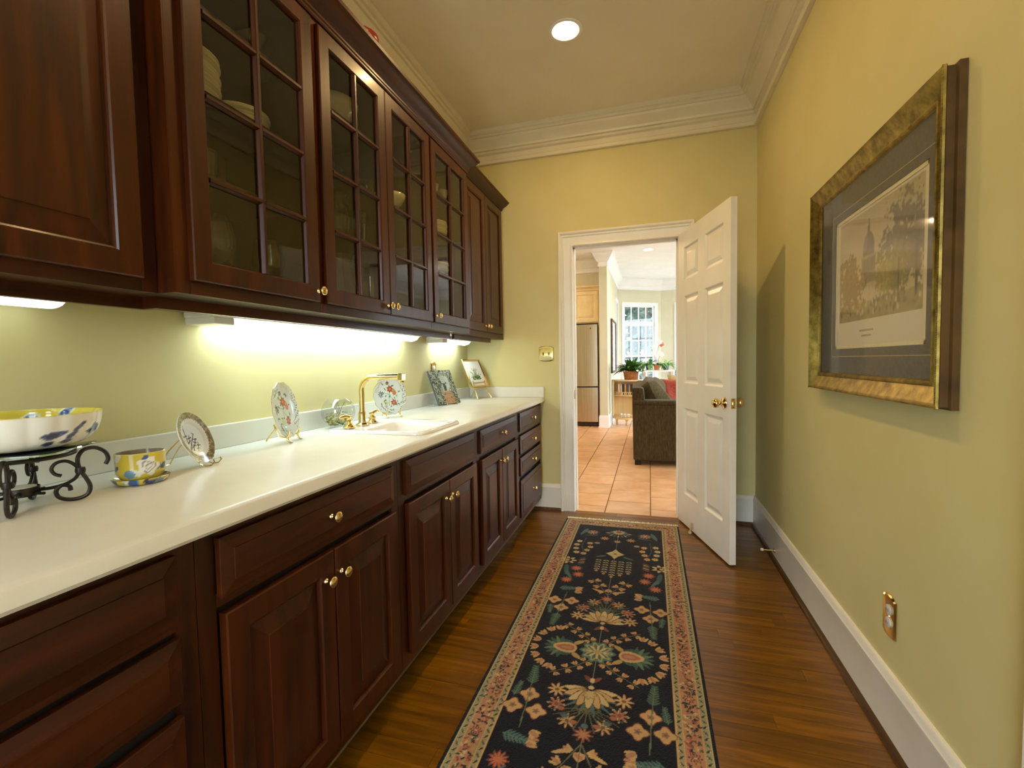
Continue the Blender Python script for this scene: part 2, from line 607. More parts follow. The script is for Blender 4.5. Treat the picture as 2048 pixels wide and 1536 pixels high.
# wooden floor: subfloor with every board a piece of its own, boards run across the room
FLOOR = struct(G().box(XL, XR, YF, YB + 0.02, -0.06, -0.012), 'floor', 'floor_gap', 'brown oak strip floor running across the pantry')
BW = 0.0705
_bm = {}
yy = YB + 0.02
row = 0
while yy > -0.45:
    y1, y0 = yy, yy - BW
    xs = [XL]
    x = XL + random.uniform(0.15, 1.2)
    while x < XR - 0.1:
        xs.append(x)
        x += random.uniform(0.6, 1.5)
    xs.append(XR)
    for xa, xb in zip(xs[:-1], xs[1:]):
        if xb < -1.0:
            continue
        dz = random.uniform(-0.0006, 0.0)
        G().box(xa + 0.0006, xb - 0.0006, y0 + 0.0006, y1 - 0.0006, -0.012, dz).obj('floorboard', 'floor_wood', FLOOR)
    yy -= BW
    row += 1
G().box(XL, XR, YF, yy + BW - 0.001, -0.012, 0).obj('floor_rest', 'floor_wood', FLOOR)

# crown moulding, mitred around the room
CR = [(0.0, 2.803), (0.024, 2.803), (0.028, 2.807), (0.028, 2.828), (0.022, 2.834), (0.010, 2.836), (0.010, 2.876), (0.022, 2.880), (0.030, 2.884), (0.030, 2.894), (0.022, 2.898), (0.022, 2.904), (0.036, 2.908),
      (0.040, 2.922), (0.052, 2.936), (0.070, 2.950), (0.086, 2.968), (0.090, 2.982), (0.104, 2.984), (0.108, 2.990), (0.108, 3.000), (0.122, 3.004), (0.130, 3.012), (0.134, ZC - 0.0005), (0, ZC - 0.0005)]
rings = [[(XL + d, YF + d, z), (XR - d, YF + d, z), (XR - d, YB - d, z), (XL + d, YB - d, z)] for d, z in CR]
struct(G().loops(rings, True), 'trim_1', 'crown_warm_tint', 'stepped crown moulding, warm light tinted into its colour, under the pantry ceiling', smooth=14)

# baseboards with dark shoe moulding
BB = [(0, 0.213), (0.010, 0.212), (0.014, 0.205), (0.015, 0.192), (0.0185, 0.186), (0.0185, 0.178), (0.0165, 0.172), (0.0165, 0.0), (0, 0.0)]
SH = [(0.0165, 0.0), (0.034, 0.0), (0.033, 0.009), (0.028, 0.017), (0.0165, 0.021)]
CX0, CX1 = OX0 - 0.112, OX1 + 0.112       # outer casing edges
YC = 1.112                                # casing of the near side doorway


def baseboard(name, label, pts, axis, a, b):
    o = struct(G().prism(pts(BB), axis, a, b), name, 'white_paint', label, smooth=30)
    G().prism(pts(SH), axis, a, b).obj('shoe_molding', 'shoe_wood', o)


baseboard('baseboard_right', 'tall white baseboard along the print wall', lambda p: [(XR - d, z) for d, z in p], 'y', YC, YB - 0.0005)
baseboard('baseboard_back', 'short white baseboard between cabinets and door casing', lambda p: [(YB - d, z) for d, z in p], 'x', -0.95, CX0)
baseboard('baseboard_corner', 'short white baseboard behind the open door', lambda p: [(YB - d, z) for d, z in p], 'x', CX1, XR - 0.0005)

# doorway: casing, jamb
CP = [(0.0, 0.0), (0.0, 0.012), (0.004, 0.016), (0.012, 0.016), (0.014, 0.011), (0.018, 0.010), (0.058, 0.012), (0.070, 0.015), (0.072, 0.020), (0.078, 0.022), (0.086, 0.018), (0.088, 0.018), (0.092, 0.026), (0.098, 0.030), (0.108, 0.030), (0.112, 0.024), (0.112, 0.0)]
rings = []
for w, t in CP:
    rings.append([(OX0 - w, YB - t, 0), (OX0 - w, YB - t, OZ + w), (OX1 + w, YB - t, OZ + w), (OX1 + w, YB - t, 0)])
g = G().loops(rings, False)
struct(g, 'trim_2', 'white_paint', 'white moulded casing around the kitchen doorway', smooth=12)
g = G()
g.box(OX0 - 0.02, OX0, YB - 0.004, YB + WT + 0.01, 0, OZ).box(OX1, OX1 + 0.02, YB - 0.004, YB + WT + 0.01, 0, OZ).box(OX0 - 0.02, OX1 + 0.02, YB - 0.004, YB + WT + 0.01, OZ, OZ + 0.02)
g.box(OX0, OX0 + 0.012, YB + 0.045, YB + 0.08, 0, OZ).box(OX1 - 0.012, OX1, YB + 0.045, YB + 0.08, 0, OZ).box(OX0, OX1, YB + 0.045, YB + 0.08, OZ - 0.012, OZ)
JAMB = struct(g, 'trim_3', 'white_paint', 'white jamb and stop lining the kitchen doorway')
G().box(OX0, OX0 + 0.002, YB + 0.005, YB + 0.042, 0.90, 0.97).obj('strike_plate', 'brass', JAMB)
# casing of a further doorway at the near end of the print wall
rings = [[(XR - t, YC - 0.112 + w, 0), (XR - t, YC - 0.112 + w, 2.2 + w), (XR - t, 0.05 - w, 2.2 + w), (XR - t, 0.05 - w, 0)] for w, t in CP]
struct(G().loops(rings, False), 'trim_4', 'white_paint', 'white casing of the doorway at the near end of the print wall', smooth=12)
g = G().panel((XR - 0.004, YC - 0.115, 0.005), (0, -1, 0), (0, 0, 1), YC - 0.115 - 0.05, 2.19, [(0, -0.02), (0, 0.0), (0.11, 0.0), (0.118, -0.006), (0.13, -0.006), (0.16, 0.0)])
struct(g, 'door_2', 'white_paint', 'closed white door beside the camera')

# ------------------------------------------------------------------ six-panel door leaf, standing open
HX, HY, DL, DH, DT = 0.2011, 3.5996, 0.7873, 2.084, 0.036
EX, EY = (0.4339 - HX) / DL, (2.8475 - HY) / DL          # along the leaf
DOOR = bpy.data.objects.new('door_1', None)
DOOR.location = (HX, HY, 0.012)
DOOR.rotation_euler = (0, 0, math.atan2(EY, EX))
COL.objects.link(DOOR)
WORLDLOC['door_1'] = Vector((0, 0, 0))
DOOR['kind'] = 'structure'
DOOR['label'] = 'white six-panel door standing open against the print wall'
# local: x along the leaf, -y is the face towards the counter, leaf body at +y
PZ = [(0.222, 0.842), (1.018, 1.632), (1.744, 1.972)]
PX = [(0.104, 0.346), (0.446, 0.697)]
for face in (0, 1):
    g = G()
    s = 0.0 if face == 0 else DT
    sg = 1 if face == 0 else -1

    def bar(x0, x1, z0, z1):
        g.add([(x0, s, z0), (x1, s, z0), (x1, s, z1), (x0, s, z1)], [(0, 1, 2, 3) if face == 0 else (3, 2, 1, 0)])
    for x0, x1 in ((0, PX[0][0]), (PX[0][1], PX[1][0]), (PX[1][1], DL)):
        bar(x0, x1, 0, DH)
    zs = [0] + [q for z in PZ for q in z] + [DH]
    for x0, x1 in PX:
        for k in range(0, len(zs), 2):
            bar(x0, x1, zs[k], zs[k + 1])
    if face == 0:
        g.add([(0, 0, 0), (DL, 0, 0), (DL, DT, 0), (0, DT, 0), (0, 0, DH), (DL, 0, DH), (DL, DT, DH), (0, DT, DH)], [(0, 3, 2, 1), (4, 5, 6, 7), (1, 2, 6, 5), (3, 0, 4, 7)])
    g.obj('leaf' if face == 0 else 'leaf_back', 'white_paint', DOOR)
    for x0, x1 in PX:
        for z0, z1 in PZ:
            if face == 0:
                o_, U_ = (x0, s, z0), (1, 0, 0)
            else:
                o_, U_ = (x1, s, z0), (-1, 0, 0)
            G().panel(o_, U_, (0, 0, 1), x1 - x0, z1 - z0, [(0, 0.0), (0.004, -0.002), (0.012, -0.010), (0.018, -0.011), (0.024, -0.011), (0.048, -0.0035), (0.052, -0.003)], back=False).obj('panel', 'white_paint', DOOR)


def axis_lathe(prof, o, N, n=20, sq=1.0):
    """turned shape along direction N from o; prof = (radius, distance)"""
    N = Vector(N).normalized()
    a = N.cross(Vector((0, 0, 1)))
    if a.length < 1e-3:
        a = Vector((1, 0, 0))
    a.normalize()
    b = N.cross(a)
    o = Vector(o)
    return G().loops([[tuple(o + N * d + a * (r * cos(2 * pi * k / n)) + b * (r * sq * sin(2 * pi * k / n))) for k in range(n)] for r, d in prof], True, True, True)


for sgn, y in ((-1, 0.0), (1, DT)):
    axis_lathe([(0.033, 0), (0.033, 0.003), (0.029, 0.008), (0.014, 0.011), (0.011, 0.016), (0.011, 0.028), (0.016, 0.033), (0.026, 0.042), (0.0285, 0.052), (0.026, 0.062), (0.016, 0.068), (0.004, 0.070)],
               (DL - 0.068, y, 0.93), (0, sgn, 0), 24).obj('door_knob', 'brass', DOOR, smooth='all')
LP = G().box(DL, DL + 0.0015, 0.006, DT - 0.006, 0.902, 0.96).obj('latch_plate', 'brass', DOOR)
G().box(DL, DL + 0.009, 0.012, DT - 0.013, 0.922, 0.940).obj('latch_bolt', 'steel', LP, bevel=0.002)
axis_lathe([(0.003, 0), (0.003, 0.001), (0.001, 0.0012)], (DL + 0.0015, DT / 2, 0.910), (1, 0, 0), 8).obj('screw', 'iron', LP)
axis_lathe([(0.003, 0), (0.003, 0.001), (0.001, 0.0012)], (DL + 0.0015, DT / 2, 0.953), (1, 0, 0), 8).obj('screw', 'iron', LP)
for z in (0.25, 1.05, 1.85):
    G().tube([(-0.004, DT + 0.004, z - 0.045), (-0.004, DT + 0.004, z + 0.045)], 0.006, 10).obj('hinge', 'brass', DOOR, smooth=True)
g = G().box(0.255, 0.275, -0.010, 0.0, 0.02, 0.06).tube([(0.265, -0.012, 0.05), (0.265, -0.020, 0.006)], 0.006, 8)
g.lathe([(0.011, -0.008), (0.012, 0.0), (0.011, 0.006)], (0.265, -0.020, -0.003), 10)
g.obj('kick_stop', 'kick_rubber', DOOR)

# spring door stop on the baseboard
t = thing('door_stop', 'slim brass doorstop with a white tip on the baseboard', 'doorstop', (XR - 0.0165, 3.02, 0.055))
axis_lathe([(0.012, 0), (0.012, 0.003), (0.008, 0.006)], (XR - 0.0165, 3.02, 0.055), (-1, 0, 0), 14).obj('base', 'brass', t, smooth=True)
axis_lathe([(0.0042, 0.006), (0.0042, 0.062)], (XR - 0.0165, 3.02, 0.055), (-1, 0, 0.0), 10).obj('rod', 'brass', t, smooth=True)
axis_lathe([(0.007, 0.060), (0.008, 0.064), (0.008, 0.072), (0.005, 0.076)], (XR - 0.0165, 3.02, 0.055), (-1, 0, 0), 12).obj('tip', 'plastic_white', t, smooth=True)


# ------------------------------------------------------------------ cabinet helpers
def knob(o, N, parent, k=1.0):
    return axis_lathe([(0.0085 * k, 0), (0.0085 * k, 0.002), (0.0065 * k, 0.005), (0.0045 * k, 0.008), (0.0045 * k, 0.014), (0.008 * k, 0.017), (0.0145 * k, 0.021), (0.0155 * k, 0.024), (0.0135 * k, 0.028), (0.007 * k, 0.0305), (0.001, 0.031)],
                      o, N, 20).obj('knob', 'brass', parent, smooth='all')


DOORP = [(0, -0.020), (0, -0.003), (0.003, 0.0), (0.053, 0.0), (0.056, -0.004), (0.060, -0.006), (0.060, -0.011)]
PANP = [(0.060, -0.011), (0.063, -0.0115), (0.066, -0.011), (0.106, -0.0035), (0.1065, -0.0005), (0.109, -0.0002)]
DRAWP = [(0, -0.020), (0, -0.008), (0.002, -0.0070), (0.029, -0.0030), (0.0295, 0.0), (0.032, 0.0)]


def raised_door(parent, xf, y0, y1, z0, z1, kn=None, stile='wood_v'):
    o, U, V = (xf, y0, z0), (0, 1, 0), (0, 0, 1)
    d = G().panel(o, U, V, y1 - y0, z1 - z0, DOORP, cap=False).obj('door', stile, parent)
    G().panel(o, U, V, y1 - y0, z1 - z0, PANP, back=False).obj('panel', 'wood_v', d)
    if kn:
        knob((xf, kn[0], kn[1]), (1, 0, 0), d)
    return d


def drawer(parent, xf, y0, y1, z0, z1, kn=True, name='drawer'):
    d = G().panel((xf, y0, z0), (0, 1, 0), (0, 0, 1), y1 - y0, z1 - z0, DRAWP).obj(name, 'wood_h', parent)
    if kn:
        knob((xf, (y0 + y1) / 2, (z0 + z1) / 2), (1, 0, 0), d)
    return d


# ------------------------------------------------------------------ base cabinets
ZB0, ZB1 = 0.104, 0.8755
BG = 'dark base cabinets under the counter'


def base_cabinet(label, y0, y1):
    t = thing('base_cabinet', label, 'cabinet', (XFACE, (y0 + y1) / 2, 0), group=BG)
    xa_, xb_ = XL + 0.002, XFACE - 0.02
    G().box(xa_, xb_, y0 + 0.001, y0 + 0.019, ZB0, ZB1).box(xa_, xb_, y1 - 0.019, y1 - 0.001, ZB0, ZB1).box(xa_, xa_ + 0.01, y0 + 0.019, y1 - 0.019, ZB0, ZB1).box(xa_ + 0.01, xb_, y0 + 0.019, y1 - 0.019, ZB0, ZB0 + 0.018).obj('carcass', 'wood_h', t)
    # face frame: stiles and rails around the openings
    for a, b in ((y0 + 0.0006, y0 + 0.042), (y1 - 0.042, y1 - 0.0006)):
        G().box(XFACE - 0.02, XFACE, a, b, ZB0, ZB1).obj('stile', 'wood_v', t, bevel=0.0008)
    for a, b in ((ZB0, 0.148), (0.71, 0.74), (0.842, ZB1)):
        G().box(XFACE - 0.02, XFACE, y0 + 0.042, y1 - 0.042, a, b).obj('rail', 'wood_h', t)
    G().box(XFACE - 0.0195, XFACE - 0.012, y0 + 0.042, y1 - 0.042, 0.148, 0.842).obj('recess', 'dark_gap', t)
    G().box(XL + 0.002, XFACE - 0.085, y0 + 0.001, y1 - 0.001, 0, ZB0).obj('toe_kick', 'toe_kick', t)
    G().box(XFACE - 0.03, XFACE - 0.002, y0 + 0.001, y1 - 0.001, ZB0 - 0.012, ZB0).obj('bottom_edge', 'toe_kick', t)
    return t


A = base_cabinet('dark wood drawer cabinet nearest the camera under the counter', -0.10, 0.665)
for z0, z1 in ((0.728, 0.857), (0.579, 0.701), (0.428, 0.551), (0.145, 0.398)):
    drawer(A, XD, -0.055, 0.621, z0, z1)
B = base_cabinet('dark wood two-door cabinet with a knobbed drawer, below the standing plates', 0.665, 1.415)
drawer(B, XD, 0.709, 1.372, 0.730, 0.855)
raised_door(B, XD, 0.712, 1.047, 0.145, 0.698, (1.010, 0.627))
raised_door(B, XD, 1.051, 1.376, 0.145, 0.698, (1.074, 0.627))
C_ = base_cabinet('dark wood sink cabinet with a plain knobless false drawer', 1.415, 2.178)
drawer(C_, XD, 1.455, 2.128, 0.731, 0.855, kn=False, name='false_drawer')
raised_door(C_, XD, 1.460, 1.808, 0.145, 0.699, (1.768, 0.630))
raised_door(C_, XD, 1.812, 2.140, 0.145, 0.699, (1.834, 0.630))
D_ = base_cabinet('dark wood two-door cabinet with a drawer, between sink and drawer stack', 2.178, 2.932)
drawer(D_, XD, 2.213, 2.888, 0.731, 0.852)
raised_door(D_, XD, 2.213, 2.548, 0.145, 0.697, (2.514, 0.634))
raised_door(D_, XD, 2.552, 2.895, 0.145, 0.697, (2.574, 0.634))
E_ = base_cabinet('dark wood stack of four drawers beside the end wall', 2.932, YB - 0.004)
for z0, z1 in ((0.730, 0.857), (0.577, 0.700), (0.428, 0.551), (0.145, 0.396)):
    drawer(E_, XD, 2.968, 3.572, z0, z1)

# ------------------------------------------------------------------ countertop with backsplash
SX0, SX1, SY0, SY1 = -1.335, -0.872, 1.648, 2.058          # sink rim
HX0, HX1, HY0, HY1 = -1.19, -0.895, 1.685, 2.022           # cut-out


def edge_profile(xa):
    x1 = XCF
    return [(xa, 0.876), (x1 - 0.012, 0.876), (x1 - 0.004, 0.879), (x1, 0.886), (x1 - 0.002, 0.893), (x1 - 0.0045, 0.898), (x1 - 0.006, 0.904), (x1 - 0.010, 0.910), (x1 - 0.018, 0.9135), (x1 - 0.03, ZCT), (xa, ZCT)]


g = G()
g.prism(edge_profile(XL + 0.001), 'y', -0.12, HY0).prism(edge_profile(HX1), 'y', HY0, HY1).prism(edge_profile(XL + 0.001), 'y', HY1, YB - 0.001)
g.box(XL + 0.001, HX0, HY0, HY1, 0.876, ZCT)
t = thing('countertop', 'long cream countertop with a low matching backsplash', 'countertop', (-1.14, 1.5, 0.876))
g.obj('worktop', 'counter', t, smooth=30)
G().box(XL + 0.001, XL + 0.020, -0.12, YB - 0.001, ZCT, 0.998).obj('backsplash', 'counter', t, bevel=0.003)
G().box(XL + 0.0205, XCF - 0.004, YB - 0.020, YB - 0.001, ZCT, 0.998).obj('side_splash', 'counter', t, bevel=0.003)

# ------------------------------------------------------------------ sink
def rrect(x0, x1, y0, y1, r, z, n=6):
    pts = []
    for cx, cy, a in ((x1 - r, y1 - r, 0), (x0 + r, y1 - r, 90), (x0 + r, y0 + r, 180), (x1 - r, y0 + r, 270)):
        for k in range(n + 1):
            q = radians(a + 90 * k / n)
            pts.append((cx + r * cos(q), cy + r * sin(q), z))
    return pts


t = thing('bar_sink', 'small white porcelain drop-in bar sink in the countertop', 'sink', (-1.05, 1.85, ZCT - 0.16))
rg = [rrect(SX0 + i, SX1 - i, SY0 + i, SY1 - i, max(0.008, 0.045 - i), z) for i, z in ((0, ZCT + 0.0005), (0.0, 0.920), (0.004, 0.926), (0.010, 0.928), (0.018, 0.926))]
rg += [rrect(-1.200, -0.905, 1.690, 2.018, 0.05, 0.924), rrect(-1.188, -0.915, 1.700, 2.008, 0.05, 0.918), rrect(-1.182, -0.921, 1.706, 2.002, 0.05, 0.90), rrect(-1.165, -0.935, 1.722, 1.986, 0.05, 0.79), rrect(-1.14, -0.96, 1.75, 1.96, 0.045, 0.772)]
G().loops(rg, True, False, True).obj('basin', 'porcelain', t, smooth=60)
G().lathe([(0.024, 0), (0.024, 0.002), (0.016, 0.003), (0.014, 0.001)], (-1.05, 1.855, 0.7725), 18).obj('drain', 'brass', t, smooth=True)

# ------------------------------------------------------------------ brass faucet
t = thing('bar_faucet', 'polished brass gooseneck faucet with two lever handles behind the sink', 'faucet', (-1.255, 1.81, 0.926))
fz = 0.9265
G().lathe([(0.029, 0), (0.029, 0.005), (0.022, 0.009), (0.017, 0.013), (0.016, 0.058), (0.0135, 0.062), (0.0135, 0.066)], (-1.255, 1.81, fz), 24).obj('base', 'brass', t, smooth=True)
pts = [(-1.255, 1.81, 0.985), (-1.255, 1.81, 1.085)]
for k in range(1, 9):
    q = pi / 2 * k / 8
    pts.append((-1.255 + 0.060 * (1 - cos(q)), 1.81, 1.085 + 0.060 * sin(q)))
pts.append((-1.06, 1.81, 1.147))
sp = G().tube(pts, [0.0122] * len(pts), 16).obj('spout', 'brass', t, smooth=True)
G().box(-1.062, -1.036, 1.796, 1.824, 1.128, 1.160).lathe([(0.009, -0.008), (0.009, 0.0)], (-1.047, 1.81, 1.127), 12).obj('spout_head', 'brass', sp, bevel=0.003)
for y, dv in ((1.722, (-0.35, -1.0)), (1.898, (0.15, 1.0))):
    h = G().lathe([(0.026, 0), (0.026, 0.004), (0.019, 0.008), (0.015, 0.012), (0.014, 0.018), (0.018, 0.022), (0.018, 0.026), (0.011, 0.030), (0.009, 0.036), (0.012, 0.040), (0.012, 0.046), (0.006, 0.050)], (-1.262, y, fz), 20).obj('handle_base', 'brass', t, smooth=True)
    d = Vector((dv[0], dv[1], 0)).normalized()
    c = Vector((-1.262, y, fz + 0.047))
    G().tube([c - d * 0.016, c, c + d * 0.018 + Vector((0, 0, 0.004)), c + d * 0.036 + Vector((0, 0, 0.003)), c + d * 0.048], [0.004, 0.0085, 0.0095, 0.008, 0.003], 14).obj('lever', 'brass', h, smooth=True)

# ------------------------------------------------------------------ wall cabinets
ZU0 = 1.385
SHELVES = (1.725, 1.955, 2.185)
UG = 'dark wall cabinets above the counter'
CRP = [(0.0, 0.0), (0.007, 0.0), (0.010, 0.006), (0.010, 0.012), (0.014, 0.016), (0.014, 0.024), (0.018, 0.030), (0.026, 0.038), (0.040, 0.048), (0.052, 0.062), (0.058, 0.070), (0.060, 0.074), (0.068, 0.078), (0.070, 0.090), (0.0, 0.090)]


def crown(parent, xf, y0, y1, z, h, end0=False, end1=False):
    """crown strip on a cabinet face, returned along an exposed end"""
    k = h / 0.090
    rings = []
    for d, q in CRP:
        zz = z + q * k
        r = []
        if end0:
            r.append((XL + 0.14, y0 - d, zz))
        r.append((xf + d, y0 - (d if end0 else 0), zz))
        r.append((xf + d, y1 + (d if end1 else 0), zz))
        if end1:
            r.append((XL + 0.14, y1 + d, zz))
        rings.append(r)
    G().loops(rings, False, False, False).obj('crown', 'wood_h', parent, smooth=25)


def wall_cabinet(label, y0, y1, xf, ztop, crown_z, ch, glazed, end0=False, end1=False, rail=True, rx=None, ry=None):
    t = thing('glazed_cabinet' if glazed else 'wall_cabinet', label, 'cabinet', (xf, (y0 + y1) / 2, ZU0), group=UG)
    xb, xi = XL + 0.002, xf - 0.02
    g = G().box(xb, xi, y0 + 0.0006, y0 + 0.018, ZU0, ztop).box(xb, xi, y1 - 0.018, y1 - 0.0006, ZU0, ztop)
    g.box(xb, xb + 0.008, y0 + 0.018, y1 - 0.018, ZU0, ztop).box(xb + 0.008, xi, y0 + 0.018, y1 - 0.018, ztop - 0.018, ztop).box(xb + 0.008, xi, y0 + 0.018, y1 - 0.018, ZU0, ZU0 + 0.02)
    g.obj('carcass', 'wood_inside' if glazed else 'wood_v', t)
    if glazed:
        for z in SHELVES:
            G().box(xb + 0.009, -1.185, y0 + 0.0185, y1 - 0.0185, z, z + 0.018).obj('shelf', 'wood_inside', t)
    if end0:
        G().box(xb, xf, y0 - 0.003, y0 + 0.0005, ZU0, ztop).obj('end_panel', 'wood_v', t)
    if end1:
        G().box(xb, xf, y1 - 0.0005, y1 + 0.003, ZU0, ztop).obj('end_panel', 'wood_v', t)
    for a, b in ((y0 + 0.0006, y0 + 0.036), (y1 - 0.036, y1 - 0.0006)):
        G().box(xi, xf, a, b, ZU0, ztop).obj('stile', 'wood_v', t, bevel=0.0008)
    for a, b in ((ZU0, 1.425), (ztop - 0.045, ztop)):
        G().box(xi, xf, y0 + 0.036, y1 - 0.036, a, b).obj('rail', 'wood_h', t)
    crown(t, xf, y0 - (0 if end0 else 0.0006), y1 + (0 if end1 else 0.0006), crown_z, ch, end0, end1)
    if rail:
        r0, r1 = ry or (y0, y1)
        g = G().box(rx - 0.018, rx, r0, r1, 1.355, ZU0)
        if end0:
            g.box(-1.275, rx - 0.018, r0, r0 + 0.018, 1.355, ZU0)
        g.obj('light_rail', 'wood_h', t)
    return t


GFP = [(0, -0.020), (0, -0.003), (0.003, 0.0), (0.050, 0.0), (0.054, -0.004), (0.057, -0.012), (0.057, -0.020)]


def glass_door(t, y0, y1, kn):
    z0, z1 = 1.418, 2.366
    xf = XU + 0.018
    d = G().panel((xf, y0, z0), (0, 1, 0), (0, 0, 1), y1 - y0, z1 - z0, GFP, cap=False, back=False).obj('door', 'wood_v', t)
    a, b, zz0, zz1 = y0 + 0.057, y1 - 0.057, z0 + 0.057, z1 - 0.057
    ym = (a + b) / 2
    zs = [1.682, 1.893, 2.101]
    prof = [(-0.010, -0.014), (-0.010, -0.010), (-0.005, -0.003), (-0.004, 0.0), (0.004, 0.0), (0.005, -0.003), (0.010, -0.010), (0.010, -0.014)]
    G().prism([(xf + q, ym + p) for p, q in prof], 'z', zz0 - 0.001, zz1 + 0.001).obj('glazing_bar', 'wood_v', d)
    for z in zs:
        for ya, yb in ((a - 0.001, ym - 0.006), (ym + 0.006, b + 0.001)):
            G().prism([(xf + q, z + p) for p, q in prof], 'y', ya, yb).obj('glazing_bar', 'wood_h', d)
    ze = [zz0] + zs + [zz1]
    for k in range(4):
        for ya, yb in ((a, ym - 0.004), (ym + 0.004, b)):
            G().add([(xf - 0.0135, ya - 0.002, ze[k] - 0.002), (xf - 0.0135, yb + 0.002, ze[k] - 0.002), (xf - 0.0135, yb + 0.002, ze[k + 1] + 0.002), (xf - 0.0135, ya - 0.002, ze[k + 1] + 0.002)], [(0, 1, 2, 3)]).obj('pane', 'cabinet_glass', d)
    knob((xf, kn, z0 + 0.036), (1, 0, 0), d)
    return d


t = wall_cabinet('dark wall cabinet with a solid raised-panel door, nearest the camera', -0.15, 0.846, XS, 2.45, 2.425, 0.06, False, rx=-1.255, ry=(-0.15, 0.885))
raised_door(t, XS + 0.018, 0.30, 0.805, 1.414, 2.405, None)
raised_door(t, XS + 0.018, -0.11, 0.295, 1.414, 2.405, None)
GA = wall_cabinet('first glazed wall cabinet, holding plate stacks and large wine goblets', 0.849, 1.359, XU, 2.40, 2.384, 0.090, True, end0=True, rx=-1.205, ry=(0.880, 1.359))
glass_door(GA, 0.884, 1.342, 1.330)
GB = wall_cabinet('double glazed wall cabinet above the faucet', 1.360, 2.208, XU, 2.40, 2.384, 0.090, True, rx=-1.205, ry=(1.360, 2.208))
glass_door(GB, 1.378, 1.787, 1.768)
glass_door(GB, 1.791, 2.202, 1.812)
GC = wall_cabinet('last glazed wall cabinet, holding cups and side plates', 2.209, 2.745, XU, 2.40, 2.384, 0.090, True, end1=True, rx=-1.205, ry=(2.209, 2.69))
glass_door(GC, 2.222, 2.708, 2.243)
t = wall_cabinet('narrow wall cabinet with two solid doors against the end wall', 2.750, YB - 0.004, XS, 2.45, 2.424, 0.06, False, rx=-1.190, ry=(2.72, 3.42))
raised_door(t, XS + 0.018, 2.800, 3.186, 1.426, 2.408, (3.160, 1.466))
raised_door(t, XS + 0.018, 3.190, 3.575, 1.426, 2.408, (3.216, 1.466))

# ------------------------------------------------------------------ under-cabinet lights
def strip(label, y0, y1, hood=True, lens='lamp_lens', deep=0.027):
    t = thing('under_cabinet_light', label, 'light', (-1.40, (y0 + y1) / 2, ZU0 - 0.03), group='under-cabinet strip lights')
    G().box(-1.462, -1.335, y0, y1, 1.3655, ZU0 - 0.0005).obj('housing', 'plastic_white', t, bevel=0.004)
    n = 8
    prof = [(-1.452 + 0.105 * k / n, 1.3655 - deep * sin(pi * k / n) ** 0.6) for k in range(n + 1)]
    G().prism(prof, 'y', y0 + (0.085 if hood else 0.01), y1 - 0.012).obj('lens', lens, t, smooth=True)
    if hood:
        G().box(-1.462, -1.338, y0 + 0.004, y0 + 0.082, 1.342, 1.3655).obj('end_box', 'plastic_white', t, bevel=0.003)
    G().box(-1.462, -1.448, y1 - 0.20, y1 - 0.175, 1.330, 1.366).obj('switch', 'plastic_white', t, bevel=0.002)


strip('long glowing strip light under the first glazed cabinets', 1.150, 2.560)
strip('short glowing strip light under the corner wall cabinet', 2.860, 3.40)
strip('glowing strip light under the near solid-door cabinet', -0.10, 0.780, hood=False, lens='lamp_lens_dim', deep=0.014)

# ------------------------------------------------------------------ dishes behind the glass
def fz_(k):
    return (ZU0 + 0.0205, SHELVES[0] + 0.0185, SHELVES[1] + 0.0185, SHELVES[2] + 0.0185)[k]


PLATE = [(0.0, 0.004), (0.055, 0.004), (0.060, 0.0), (0.062, 0.0), (0.066, 0.005), (0.092, 0.013), (0.104, 0.017), (0.105, 0.019), (0.103, 0.0195), (0.090, 0.016), (0.066, 0.009), (0.0, 0.007)]


def turned(name, label, cat, prof, loc, mat, n=28, k=1.0, group=None, smooth='all'):
    o = G().lathe([(r * k, z * k) for r, z in prof], (0, 0, 0), n, cap0=False, cap1=False).obj(name, mat, smooth=smooth)
    o.location = loc
    return tag(o, label, cat, group)


def stack(n, loc, k, dz, what, where):
    words = ['bottom', 'second', 'third', 'fourth', 'fifth', 'sixth', 'seventh', 'eighth', 'ninth', 'tenth', 'eleventh', 'twelfth']
    m = None
    for i in range(n):
        pos = 'top' if i == n - 1 else words[i]
        if m is None:
            o = turned('plate', '', 'plate', PLATE, (loc[0], loc[1], loc[2]), 'cream_china', 32, k)
            m = o
        else:
            o = m.copy()
            COL.objects.link(o)
        o.location = (loc[0] + random.uniform(-0.001, 0.001), loc[1] + random.uniform(-0.001, 0.001), loc[2] + i * dz)
        q_ = random.uniform(0.965, 1.03)
        o.scale = (q_, q_, 1.0)
        suf = ' from the bottom' if pos not in ('top', 'bottom') else ''
        tag(o, '%s plate%s of the %s' % (pos, suf, what), 'plate', where)


stack(8, (-1.325, 1.06, fz_(2)), 1.05, 0.0175, 'tall white plate stack behind the first glazed door', 'tall plate stack in the first glazed cabinet')
stack(5, (-1.29, 1.245, fz_(2)), 0.85, 0.010, 'low white plate stack in the first glazed cabinet', 'low plate stack in the first glazed cabinet')
stack(9, (-1.250, 2.60, fz_(2)), 0.72, 0.0085, 'small plate stack in the last glazed cabinet', 'plate stack in the last glazed cabinet')
stack(6, (-1.245, 2.58, fz_(1)), 0.80, 0.009, 'lower plate stack in the last glazed cabinet', 'lower plate stack in the last glazed cabinet')

